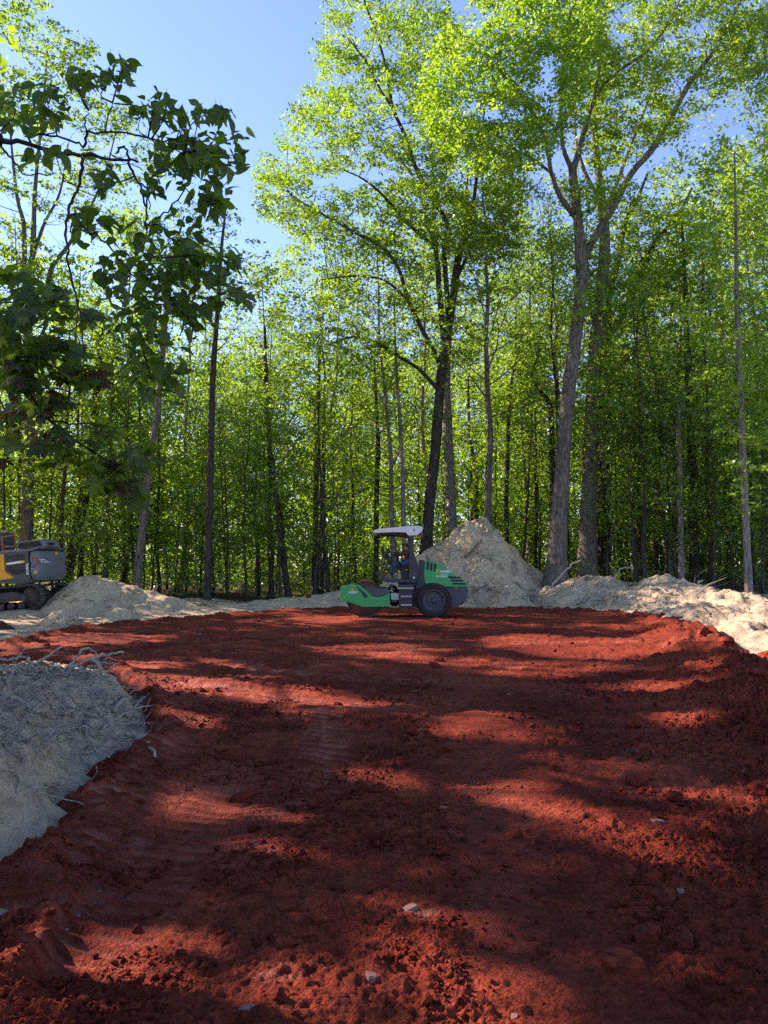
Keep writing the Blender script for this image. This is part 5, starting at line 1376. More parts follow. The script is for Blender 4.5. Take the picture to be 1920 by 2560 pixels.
# cab and boom (out of the frame to the left, kept simple but whole)
ep("cab", prism_mesh("cab", [(-3.35, 0.05), (-1.75, 0.05), (-1.75, 1.95), (-2.0, 2.05), (-3.1, 2.05), (-3.45, 0.9)], 1.55, 2.58, 0.04), M['exc_grey'])
ep("cab_window", prism_mesh("cab_window", [(-3.2, 0.85), (-1.9, 0.85), (-1.9, 1.85), (-3.0, 1.9)], 1.535, 1.552), M['glass'])
ep("boom", prism_mesh("boom", [(-2.7, 0.35), (-2.2, 0.30), (-3.2, 1.9), (-5.2, 3.0), (-7.6, 2.6), (-7.7, 2.2), (-5.1, 2.35), (-3.7, 1.5)], 0.95, 1.45, 0.03), M['exc_yellow'])
ep("arm", prism_mesh("arm", [(-7.3, 2.85), (-7.7, 2.95), (-8.3, 0.6), (-8.0, 0.55), (-7.5, 2.0)], 1.05, 1.35, 0.02), M['exc_yellow'])
ep("bucket", prism_mesh("bucket", [(-8.4, 0.65), (-7.9, 0.6), (-7.6, 0.0), (-7.9, -0.55), (-8.5, -0.6), (-8.1, -0.3), (-8.15, 0.2)], 0.75, 1.65, 0.02), M['track'])
# turntable and undercarriage
g = Geo(); g.cyl((-1.35, 1.3), 0.72, -0.42, -0.12, 30, axis='z'); ep("slew_ring", g.mesh("slew_ring"), M['black'])
tl = 3.9; tz = -0.60; rr_ = 0.42; xr = 0.02; xl = xr - (tl - 2 * rr_)
shoe = Geo(); shoe.box(-0.088, 0.088, -0.30, 0.30, -0.018, 0.014); shoe.box(-0.07, -0.045, -0.30, 0.30, 0.013, 0.048); shoe.box(0.02, 0.045, -0.30, 0.30, 0.013, 0.04)
shoe_me = shoe.mesh("track_shoe", False); shoe_me.materials.append(M['track'])
for yc in (0.12, 2.42):
    tr_ = empty("track"); tr_.parent = exc
    per = 2 * (xr - xl) + 2 * math.pi * rr_; ns = int(per / 0.19)
    for k in range(ns):
        s = k * per / ns; L = xr - xl
        if s < L: p = (xl + s, rr_); a = 0
        elif s < L + math.pi * rr_: th = (s - L) / rr_; p = (xr + rr_ * math.sin(th), rr_ * math.cos(th)); a = th
        elif s < 2 * L + math.pi * rr_: p = (xr - (s - L - math.pi * rr_), -rr_); a = math.pi
        else: th = (s - 2 * L - math.pi * rr_) / rr_; p = (xl - rr_ * math.sin(th), -rr_ * math.cos(th)); a = math.pi + th
        sag = 0.03 * math.sin(math.pi * s / L) if s < L else 0
        o = link("track_shoe", shoe_me, None, tr_); o.location = (p[0], yc, tz + p[1] - sag); o.rotation_euler = (0, a, 0)
    g = Geo(); g.cyl((xr, tz), 0.36, yc - 0.08, yc + 0.08, 22); link("sprocket", g.mesh("sprocket"), M['track'], tr_)
    g = Geo(); g.cyl((xl, tz), 0.36, yc - 0.10, yc + 0.10, 22); link("idler", g.mesh("idler"), M['track'], tr_)
    for k in range(7):
        g = Geo(); g.cyl((xl + 0.42 + k * (xr - xl - 0.8) / 6, tz - 0.27), 0.115, yc - 0.18, yc + 0.18, 14); link("track_roller", g.mesh("track_roller"), M['track'], tr_)
    link("track_frame", prism_mesh("track_frame", [(xl + 0.2, tz - 0.12), (xr - 0.15, tz - 0.12), (xr - 0.2, tz + 0.10), (xr - 0.6, tz + 0.24), (xl + 0.5, tz + 0.22), (xl + 0.2, tz + 0.08)], yc - 0.20, yc + 0.20, 0.02), M['track'], tr_)
g = Geo(); g.box(-2.2, -0.5, 0.3, 2.3, tz - 0.1, -0.40); ep("undercarriage", g.mesh("undercarriage"), M['track'])
# ------------------------------------------------------------------ surface lookup for things lying on the ground
def grid_arr(G, x, y):
    X, Y, Z = G
    fx = (x - X[0, 0]) / (X[0, 1] - X[0, 0]); fy = (y - Y[0, 0]) / (Y[1, 0] - Y[0, 0])
    ok = (fx >= 0) & (fy >= 0) & (fx <= X.shape[1] - 1) & (fy <= X.shape[0] - 1)
    i = np.clip(fx.astype(int), 0, X.shape[1] - 2); j = np.clip(fy.astype(int), 0, X.shape[0] - 2)
    fx = np.clip(fx - i, 0, 1); fy = np.clip(fy - j, 0, 1)
    z = (Z[j, i] * (1 - fx) + Z[j, i + 1] * fx) * (1 - fy) + (Z[j + 1, i] * (1 - fx) + Z[j + 1, i + 1] * fx) * fy
    return np.where(ok, z, -9.0)
def surf_arr(x, y):
    z = ground_height(x, y)
    for G in (HEAP_L, HEAP_M, HEAP_P, HEAP_R, BANK): z = np.maximum(z, grid_arr(G, x, y))
    sdv = pad_sd(x, y)
    return np.maximum(z, np.where(sdv > -0.4, pad_height(x, y, False) - 1.1 * np.maximum(0.0, -sdv), -9.0))
def surf_z(x, y): return float(surf_arr(np.array([float(x)]), np.array([float(y)]))[0])
def _raster(x0, x1, y0, y1, st):
    X, Y = lattice(x0, x1, y0, y1, int((x1 - x0) / st), int((y1 - y0) / st)); return (X, Y, surf_arr(X.ravel(), Y.ravel()).reshape(X.shape))
NEAR = _raster(-9.0, 7.5, 2.0, 14.0, 0.04); FAR = _raster(-22, 25, 13.5, 40, 0.10)
_YS = 2.3 * 1.008 ** np.arange(358)
def on_surface(px, py):
    """where the sight line through that pixel meets the ground"""
    d = at(px, py, 1.0) - np.array([0, 0, CAMZ]); xs = d[0] * _YS
    h = CAMZ + d[2] * _YS - np.maximum(np.maximum(grid_arr(NEAR, xs, _YS), grid_arr(FAR, xs, _YS)), -0.3)
    k = np.nonzero(h < 0)[0]
    if len(k) == 0: return at(px, py, _YS[-1])
    k = int(k[0])
    if k == 0: return at(px, py, _YS[0])
    t = h[k - 1] / (h[k - 1] - h[k]); return at(px, py, _YS[k - 1] + t * (_YS[k] - _YS[k - 1]))

# ------------------------------------------------------------------ clods and stones
import bmesh
def rock_mesh(name, seed, flat=1.0, ang=0.25, sub=2, mat=None):
    bm = bmesh.new(); bmesh.ops.create_icosphere(bm, subdivisions=sub, radius=0.5)
    rg = np.random.default_rng(seed)
    co = np.array([v.co[:] for v in bm.verts])
    for k in range(9):
        n = rg.standard_normal(3); n /= np.linalg.norm(n); d = co @ n; c = rg.uniform(0.24, 0.42)
        co = co - np.outer(np.maximum(0, d - c) * 0.92, n)
    co = co * (1 + ang * rg.standard_normal(len(co))[:, None] * 0.28) * np.array([1, rg.uniform(0.65, 1), flat])
    for v, c in zip(bm.verts, co): v.co = c
    me = bpy.data.meshes.new(name); bm.to_mesh(me); bm.free(); me.materials.append(mat); return me
M['stone'] = mat_paint("pale_stone", (0.21, 0.14, 0.11), 0.95, 1.0, (0.20, 0.05, 0.03), 0.15, scale=9)
def slab_mesh(seed, mat):
    """broken plate of crusted soil: ragged outline, stepped rough top"""
    rg = np.random.default_rng(seed); n = 9; bm = bmesh.new()
    ang = np.sort(np.arange(n) * 2 * math.pi / n + rg.uniform(-0.25, 0.25, n)); rad = rg.uniform(0.34, 0.55, n); asp = rg.uniform(0.5, 0.8); h = rg.uniform(0.10, 0.17)
    rings = []
    for (k, z) in ((1.06, -0.12), (1.0, h * 0.45), (0.93, h), (0.55, h * 1.08)):
        rings.append([bm.verts.new((r * k * math.cos(a) + rg.normal(0, .018), asp * r * k * math.sin(a) + rg.normal(0, .018), z + rg.normal(0, .016))) for a, r in zip(ang, rad)])
    for a, b_ in zip(rings[:-1], rings[1:]):
        for i in range(n): bm.faces.new((a[i], a[(i + 1) % n], b_[(i + 1) % n], b_[i]))
    c = bm.verts.new((0, 0, h * 1.1 + rg.normal(0, .01)))
    for i in range(n): bm.faces.new((rings[-1][i], rings[-1][(i + 1) % n], c))
    me = bpy.data.meshes.new("slab"); bm.to_mesh(me); bm.free(); me.materials.append(mat); return me
CLOD = [rock_mesh("clod", 400 + i, 0.62, 0.42, 2, M['soil_clod']) for i in range(6)]
SLAB = [slab_mesh(420 + i, M['soil_clod']) for i in range(5)]
STONE = [slab_mesh(440 + i, M['stone']) for i in range(4)]
def drop(me, name, px, py, wpx, label, cat, group=None, sink=0.12, tilt=0.2):
    p = on_surface(px, py); s = wpx * p[1] / FPX * 1.12
    o = link(name, me); o.location = (p[0], p[1], p[2] + s * 0.20 - s * sink * 0.6); o.scale = (s, s, s)
    o.rotation_euler = (rng.normal(0, tilt), rng.normal(0, tilt), rng.random() * 6.28); tag(o, label, cat, group); return o
GC = "large clods of red soil on the pad"
for i, (px, py, w, lab) in enumerate([
    (1032, 1836, 34, "largest of the three sunlit red clods in the middle of the pad"), (1058, 1832, 24, "smaller red clod touching the sunlit clods, on their right"),
    (1012, 1850, 22, "small dark red clod just left of the sunlit clods"), (1113, 1880, 34, "dark red clod alone, just right of the sunlit clods"),
    (1761, 1590, 52, "lumpy red clod on the berm crest nearest the back of the pad"), (1818, 1612, 50, "big rounded red clod tipping over the berm towards the sand"),
    (1912, 1652, 56, "bright red clod at the right edge beside the pale sand"), (1897, 1692, 52, "large dark red clod at the right edge below the bright one"),
    (1826, 1656, 30, "red clod half way down the outer side of the berm"), (1905, 1728, 30, "small red clod at the right edge under the large dark one"),
    (1900, 1985, 70, "sunlit red lump on the berm at the right edge"), (1086, 1668, 30, "dark red clod in the sunny streak left of the middle back"),
    (1098, 1652, 24, "small dark red clod behind the one in the sunny back streak"), (1590, 1960, 56, "broad dark clod in the shade right of the middle"),
    (268, 1958, 44, "dark red clod at the foot of the sand bank"), (1680, 2000, 50, "dark lump of red soil near the foot of the right berm"),
    (770, 1493, 20, "small red clod on the back edge of the pad left of the roller"), (1390, 1925, 30, "dark clod at the end of the rolled lane")]):
    drop(CLOD[i % 6], "soil_clod", px, py, w, lab, "clod", GC)
for i, (px, py, w, lab) in enumerate([
    (1602, 2290, 78, "steep dark slab of red soil standing in the right foreground"), (1614, 2334, 92, "flat pale flecked slab of soil below the steep dark slab"),
    (1712, 2350, 84, "thin flat slab of red soil right of the pale flecked slab"), (1556, 2408, 118, "long broken slab of red soil with pale flecks in the right foreground"),
    (718, 2350, 92, "flat red slab casting a dark edge shadow left of the middle foreground"), (795, 2300, 76, "wide red slab beside the middle foreground"),
    (935, 2300, 62, "pale red slab at the middle of the foreground"), (600, 1995, 62, "sunlit thin plate of red soil with a pale crack"),
    (1660, 2240, 76, "tilted thin slab of red soil in the shaded right foreground"), (1560, 2180, 70, "narrow slab of red soil in the shade up from the steep dark slab"),
    (1740, 2440, 70, "low slab of red soil near the bottom right corner")]):
    drop(SLAB[i % 5], "soil_slab", px, py, w, lab, "soil slab", "broken slabs of red soil in the foreground", sink=0.36, tilt=0.10)
for i, (px, py, w, lab) in enumerate([
    (1114, 2020, 36, "white stone lying in the shade in the middle of the pad"), (1285, 2540, 34, "grey white stone at the bottom edge of the picture"),
    (1700, 2225, 30, "pale stone beside the tilted slab in the right foreground"), (1646, 2055, 40, "pale flat stone in the shade up the right side"),
    (1270, 1735, 22, "small pale stone near the sunny streaks on the right"), (548, 1720, 18, "small white stone left of the tyre marks"),
    (1660, 2330, 24, "white fleck of stone on the right foreground soil"), (930, 2440, 40, "pale crumbly stone in the sunny patch at the bottom"),
    (620, 2520, 46, "pale stone at the bottom edge left of the middle"), (1020, 2275, 50, "pale rough stone in the sunny patch in the middle foreground"),
    (495, 1585, 30, "pale flat stone on the far left of the pad"), (1080, 1508, 16, "tiny white stone behind the roller wheel")]):
    drop(STONE[i % 4], "stone", px, py, w, lab, "stone", "pale stones on the red soil", sink=0.45, tilt=0.08)
k = 0; tries = 0
while k < 240 and tries < 2000:
    tries += 1
    py = rng.uniform(1550, 2540); px = rng.uniform(10, 1910)
    p = ground(px, py); sdv = float(pad_sd(np.array([p[0]]), np.array([p[1]]))[0])
    if sdv < 0.05: continue
    lane = abs(p[0] - (0.62 + 0.045 * p[1])) < 0.45 and p[1] < 12
    if lane and rng.random() < 0.9: continue
    edge = 1.6 if p[0] > 2 else 1.0
    s = float(np.clip(rng.lognormal(math.log(0.042), 0.5), 0.018, 0.15)) * edge * (0.6 + 0.06 * p[1] if p[1] > 6 else 0.85)
    o = link("small_clod", CLOD[k % 6] if rng.random() < 0.75 else SLAB[k % 4])
    o.location = (p[0], p[1], pad_z(p[0], p[1]) + 0.10 * s); o.scale = (s, s * rng.uniform(0.8, 1.2), s * rng.uniform(0.8, 1.3)); o.rotation_euler = (rng.normal(0, 0.3), rng.normal(0, 0.3), rng.random() * 6.28)
    tag(o, "small crumbling clod of red soil scattered on the pad", "clod", "small clods of red soil"); k += 1
# crumbs too small to count
n = 34000
ysr = 2.4 * (11.0 / 2.4) ** rng.random(n); xsr = rng.uniform(-0.56, 0.56, n) * ysr
sdv = pad_sd(xsr, ysr); dens = fbm(xsr * 0.9, ysr * 0.9, 501, 3)
bd, _, _ = seg_dist(xsr, ysr, [(p[0], p[1]) for p in BERM])
lane = (np.abs(xsr - (0.62 + 0.045 * ysr)) < 0.42)
ok = (sdv > 0.03) & ((dens > 0.0) | (bd < 0.7)) & ~(lane & (rng.random(n) < 0.85)); xsr = xsr[ok]; ysr = ysr[ok]
zsr = pad_height(xsr, ysr)
O = np.array([(1, 0, 0), (-1, 0, 0), (0, 1, 0), (0, -1, 0), (0, 0, 0.8), (0, 0, -0.8)], float)
OT = np.array([(0, 2, 4), (2, 1, 4), (1, 3, 4), (3, 0, 4), (2, 0, 5), (1, 2, 5), (3, 1, 5), (0, 3, 5)])
s = np.clip(rng.lognormal(math.log(0.0075), 0.5, len(xsr)), 0.003, 0.028) * (0.7 + 0.09 * ysr)
V = O[None] * s[:, None, None] * (1 + 0.4 * rng.standard_normal((len(xsr), 6, 1))) + rng.standard_normal((len(xsr), 6, 3)) * 0.25 * s[:, None, None]
V = V + np.stack([xsr, ysr, zsr + 0.25 * s], 1)[:, None]
T = (OT[None] + 6 * np.arange(len(xsr))[:, None, None]).reshape(-1, 3)
me = make_mesh("soil_crumbs", V.reshape(-1, 3), T, False); me.materials.append(M['soil'])
cr = link("soil_crumbs", me); tag(cr, "fine crumbs of red soil strewn over the pad", "soil crumbs", kind="stuff")

# ------------------------------------------------------------------ roots and sticks
M['root'] = mat_bark("root_bark", (0.36, 0.305, 0.24), (0.50, 0.43, 0.34), 2.5, 0.015)
M['root_dark'] = mat_bark("root_bark_dark", (0.17, 0.14, 0.11), (0.28, 0.235, 0.185), 2.5, 0.015)
def root(pts, w0, w1, label, group=None, mat='root', name="root", lift=0.0, world=None, cat="root", n=6, hairs=0):
    """pts in pixels, laid on the surface (world depth given: held in the air at that depth)"""
    P = []
    for i, p in enumerate(pts):
        if world is not None: q = at(p[0], p[1], world + 0.05 * i)
        else: q = on_surface(p[0], p[1]) + np.array([0, 0, lift])
        P.append(q)
    P = catmull(P, 4); b = P[0].copy(); m = len(P)
    P = P + rng.standard_normal(P.shape) * 0.25 * w0 * np.mean(P[:, 1]) / FPX
    r = np.linspace(w0, w1, m) * 0.5 * P[:, 1] / FPX
    g = Geo(); g.tube(P - b, r, n, wob=0.10, seed=len(bpy.data.objects))
    e = link(name, g.mesh(name), M[mat]); e.location = tuple(b); tag(e, label, cat, group)
    for h in range(hairs):
        j = int(rng.integers(1, m - 1)); d = rng.standard_normal(3) * np.array([1, 1, 0.6]); L = rng.uniform(0.10, 0.28)
        q = bent(P[j] - b, d, L, -0.3, 5, rng, 0.25); g = Geo(); g.tube(q, r[j] * 0.35 * np.linspace(1, 0.3, 6), 4); link("rootlet", g.mesh("rootlet"), M[mat], e)
    return e
def c3(*p): return [(a / 2.765, 1550 + b / 2.765) for a, b in p]
GR = "roots and sticks on the left sand bank"
root(c3((-120, 500), (0, 545), (120, 600), (240, 660), (345, 715)), 12, 8, "straight thick stick slanting in from the left edge over the sand bank", GR, lift=0.05, cat="stick", name="stick")
root(c3((180, 960), (330, 870), (420, 800), (540, 765), (600, 765), (600, 820), (640, 880), (675, 950)), 6, 3, "long arched root bending down over the pale bank face", GR, lift=0.03, hairs=3)
root(c3((430, 930), (610, 935), (740, 890), (820, 892)), 5, 4, "root with a light broken tip lying across the bank face", GR, lift=0.02, hairs=2)
root(c3((690, 840), (730, 780), (830, 710), (940, 650), (1110, 615)), 6, 4, "curved root pointing right over the red soil from the bank corner", GR, lift=0.06, hairs=4)
root(c3((780, 660), (850, 600), (900, 570)), 13, 9, "short thick pale root stub on the bank corner", GR, lift=0.05, hairs=3)
root(c3((880, 690), (940, 620), (1000, 565)), 11, 7, "straight pale root stub beside the thick stub on the bank corner", GR, lift=0.05, hairs=3)
root(c3((860, 800), (960, 850), (1020, 890), (1070, 975)), 9, 8, "thick root hanging off the bank corner onto the red soil", GR, lift=0.04, hairs=2)
root(c3((840, 760), (960, 745), (1110, 748)), 5, 3, "thin straight root sticking out level from the bank corner", GR, lift=0.05, hairs=3)
root(c3((240, 440), (330, 412), (480, 395)), 13, 9, "short dark log lying on the litter behind the bank crest", GR, mat='root_dark', lift=0.03, cat="log", name="log")
root(c3((240, 310), (350, 240), (435, 178)), 7, 5, "upright stick rising left of the other roots at the bank's back", GR, world=8.9, cat="stick", name="stick")
root(c3((380, 390), (480, 330), (600, 290), (740, 235), (850, 220)), 9, 5, "long thick root arching up right against the red soil", GR, world=8.7, hairs=5)
root(c3((450, 360), (520, 270), (590, 195), (650, 220), (690, 300), (720, 420)), 7, 4, "hooked root looping high over the back of the bank", GR, world=9.0, hairs=4)
root(c3((500, 370), (600, 330), (720, 300), (840, 295)), 6, 3, "slender root reaching right below the long arched one", GR, world=8.8, hairs=3)
root(c3((740, 450), (830, 395), (905, 360)), 4, 3, "thin stick angled up at the right end of the root tangle", GR, world=8.9, cat="stick", name="stick")
root(c3((720, 462), (860, 465), (980, 478)), 4, 2, "thin level twig crossing onto the red soil behind the bank", GR, world=9.0, cat="twig", name="twig")
root(c3((180, 1225), (290, 1190), (380, 1150)), 5, 3, "pair of straight sticks pressed into the pale bank face", GR, lift=0.02, cat="stick", name="stick")
root(c3((0, 1075), (90, 1080), (135, 1130), (120, 1230)), 5, 4, "root curling down the bank face near the left edge", GR, lift=0.03, hairs=2)
root(c3((-60, 285), (80, 270), (175, 255)), 8, 6, "pale peeled stick lying level at the left edge behind the bank", GR, world=8.9, cat="stick", name="stick")
root(c3((200, 270), (230, 330), (240, 430)), 9, 5, "upright splintered stub at the back of the bank", GR, world=8.6, cat="stick", name="stick")
root(c3((640, 265), (690, 330), (690, 380), (735, 430)), 8, 4, "bent root dropping down from the long arched root", GR, world=8.75, hairs=2)
k = 0; tries = 0
while k < 110 and tries < 700:
    tries += 1
    u, v = rng.uniform(0, 1050), rng.uniform(330, 1000)
    if v > 950 - 0.2 * u and rng.random() < 0.7: continue
    px, py = c3((u, v))[0]; p = on_surface(px, py)
    if float(pad_sd(np.array([p[0]]), np.array([p[1]]))[0]) > -0.05: continue
    a = rng.normal(-0.25, 0.7); L = rng.uniform(60, 190)
    pts = [(u + L * t * math.cos(a) + rng.normal(0, 10), v + L * t * math.sin(a) * 0.7 + rng.normal(0, 10)) for t in (0, 0.35, 0.7, 1)]
    root(c3(*pts), rng.uniform(2, 5), 1.5, "thin pale root or twig tangled on the sand bank", "thin roots on the sand bank", mat='root' if rng.random() < 0.75 else 'root_dark', lift=0.015, n=5, hairs=1); k += 1
# fine fibres, uncountable
g = Geo()
for q in range(1300):
    u, v = rng.uniform(-30, 1080), rng.uniform(330, 1250)
    if v > 900 and rng.random() < 0.75: continue
    px, py = c3((u, v))[0]; p = on_surface(px, py)
    if float(pad_sd(np.array([p[0]]), np.array([p[1]]))[0]) > -0.03: continue
    d = rng.standard_normal(3) * np.array([1, 1, 0.45]); L = rng.uniform(0.08, 0.35)
    g.tube(bent(p + np.array([0, 0, 0.01]), d, L, -0.1, 5, rng, 0.3), rng.uniform(0.0014, 0.0048), 3, cap=False)
me = g.mesh("root_fibres"); tag(link("root_fibres", me, M['root']), "mat of fine root fibres and litter on the sand bank", "root fibres", kind="stuff")
def c7(*p): return [(1040 + a / 3.606, 1280 + b / 3.606) for a, b in p]
def c8(*p): return [(1440 + a / 3.456, 1400 + b / 3.456) for a, b in p]
GP = "roots in the tall sand pile"
root(c7((440, 430), (500, 370), (590, 270)), 7, 5, "dark straight root slanting up the face of the tall sand pile", GP, mat='root_dark', lift=0.08, hairs=2)
root(c7((500, 340), (560, 380), (620, 410), (650, 435)), 4, 3, "pale root sticking out right from the tall sand pile", GP, lift=0.10, hairs=2)
root(c7((575, 330), (580, 390), (590, 440), (560, 470)), 4, 2, "pale upright root crossing others on the tall sand pile", GP, lift=0.12, hairs=2)
root(c7((900, 650), (960, 705), (1030, 770)), 6, 5, "straight stick slanting down right at the foot of the sand pile", GP, lift=0.06, cat="stick", name="stick")
root(c7((510, 715), (580, 695), (640, 670)), 5, 3, "dark stick lying level low on the sand pile", GP, mat='root_dark', lift=0.05, cat="stick", name="stick")
root(c7((660, 705), (740, 730), (840, 745)), 6, 4, "pale root across the dark tangle at the pile's foot", GP, lift=0.08, hairs=3)
root(c7((1015, 460), (1020, 540), (1050, 600)), 4, 3, "thin pale root hanging down the right flank of the pile", GP, lift=0.08)
root(c7((205, 315), (208, 280), (212, 240)), 6, 5, "short broken stake standing on the pile's left shoulder", GP, lift=0.02, world=34.2, cat="stake", name="stake")
root([(1376, 1470), (1409, 1432), (1428, 1413), (1452, 1402)], 5, 4, "pale bent branch leaning up in front of the forked trunk", None, world=29.5 - 1.6, cat="branch", name="branch")
root(c8((330, 185), (345, 130), (390, 80), (450, 62), (490, 80)), 5, 3, "pale arched root looping above the right sand berm", None, world=30.2, hairs=3)
root(c8((640, 245), (740, 270), (840, 310)), 8, 6, "long log lying along the crest of the right berm", None, lift=0.06, cat="log", name="log")
root(c8((1055, 215), (1088, 170)), 5, 4, "short stick poking up from the right berm crest", None, world=27.6, cat="stick", name="stick")
root(c8((0, 390), (80, 355), (180, 295)), 6, 5, "pale stick slanting across the berm right of the pile", None, lift=0.06, cat="stick", name="stick")
root(c8((1060, 400), (1120, 450), (1170, 500)), 4, 3, "thin dark stick in the sandy dip on the right", None, mat='root_dark', lift=0.05, cat="stick", name="stick")
k = 0
for (cx_, cy_, sx_, sy_, cnt_) in [(1230, 1485, 55, 22, 26), (1120, 1420, 40, 22, 12), (1190, 1390, 30, 25, 10), (1530, 1470, 60, 16, 16), (1700, 1490, 120, 20, 16), (330, 1510, 90, 20, 14), (120, 1555, 80, 14, 14), (1330, 1500, 50, 12, 10)]:
    for q in range(cnt_):
        px, py = rng.normal(cx_, sx_), rng.normal(cy_, sy_)
        p = on_surface(px, py)
        if p[1] > 38 or float(pad_sd(np.array([p[0]]), np.array([p[1]]))[0]) > -0.1: continue
        a = rng.normal(0, 0.8); L = rng.uniform(0.4, 1.3)
        d = np.array([math.cos(a), 0.3 * rng.standard_normal(), 0.35 * rng.standard_normal()])
        P = bent(p + np.array([0, -0.05, 0.04]), d, L, -0.1, 6, rng, 0.16); b = P[0].copy(); g = Geo()
        g.tube(P - b, rng.uniform(0.007, 0.020) * np.linspace(1, 0.4, 7), 5)
        e = link("root", g.mesh("root"), M['root'] if rng.random() < 0.6 else M['root_dark']); e.location = tuple(b)
        tag(e, "thin grey root sticking out of a sand heap behind the pad", "root", "thin roots in the sand heaps")

# ------------------------------------------------------------------ overhanging branches, upper left: large leaves one by one
def leaf_mesh(kind, seed, tint):
    rg = np.random.default_rng(seed)
    if kind == 'oval':
        t = np.array([0, 0.12, 0.28, 0.45, 0.62, 0.78, 0.90, 1.0]); w = np.array([0.0, 0.15, 0.23, 0.25, 0.205, 0.11, 0.03, 0.0]) * rg.uniform(0.8, 1.15)
        cur = rg.uniform(0.05, 0.42); fold = rg.uniform(0.10, 0.45); V = []
        for ti, wi in zip(t, w):
            zc = -cur * ti * ti + 0.01 * rg.standard_normal()
            V += [(ti, -wi, zc + fold * wi + 0.012 * rg.standard_normal()), (ti, 0, zc), (ti, wi, zc + fold * wi + 0.012 * rg.standard_normal())]
        V = np.array(V); n = len(t); Q = []
        for i in range(n - 1):
            for s in (0, 1): Q.append((3 * i + s, 3 * i + s + 1, 3 * i + 4 + s, 3 * i + 3 + s))
        V = np.concatenate([V, [(-0.22, -0.01, 0.03), (-0.22, 0.01, 0.03), (0.0, 0.012, 0.0), (0.0, -0.012, 0.0)]]); Q.append((3 * n, 3 * n + 1, 3 * n + 2, 3 * n + 3))
        return make_mesh("leaf", V, np.array(Q), True, {"tint": ('FACE', np.full(len(Q), tint))})
    # five-lobed maple leaf as a fan
    out = [(0.0, 0.06), (-0.10, 0.20), (0.02, 0.34), (0.14, 0.22), (0.16, 0.40), (0.30, 0.42), (0.50, 0.62), (0.50, 0.42), (0.58, 0.36), (0.42, 0.17), (0.62, 0.20), (0.74, 0.24), (0.80, 0.10), (1.0, 0.0)]
    pts = [(x, y * rg.uniform(0.9, 1.1)) for x, y in out]; full = pts + [(x, -y) for x, y in pts[-2::-1]]
    cup = rg.uniform(-0.25, 0.35); dro = rg.uniform(0.1, 0.5)
    V = [(0.22, 0, 0.05)] + [(x, y, -dro * (x - 0.2) ** 2 * (1 if x > 0.2 else 0.5) - cup * y * y + 0.03 * rg.standard_normal()) for x, y in full]
    n = len(full); T = [(0, i + 1, i + 2) for i in range(n - 1)] + [(0, n, 1)]
    V += [(-0.45, -0.008, 0.10), (-0.45, 0.008, 0.10), (0.2, 0.008, 0.045), (0.2, -0.008, 0.045)]; T += [(n + 1, n + 2, n + 3), (n + 1, n + 3, n + 4)]
    return make_mesh("leaf", np.array(V), np.array(T), True, {"tint": ('FACE', np.full(len(T), tint))})
OVAL = [leaf_mesh('oval', 600 + i, t) for i, t in enumerate([0.05, 0.15, 0.25, 0.35, 0.5, 0.65, 0.8, 1.0])]
MAPLE = [leaf_mesh('maple', 620 + i, t) for i, t in enumerate([0.05, 0.15, 0.25, 0.4, 0.55, 0.8])]
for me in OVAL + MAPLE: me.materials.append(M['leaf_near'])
MAPLE_B = []
for i in range(3):
    me = leaf_mesh('maple', 640 + i, 0.2 + 0.3 * i); me.materials.append(M['leaf_brown']); MAPLE_B.append(me)

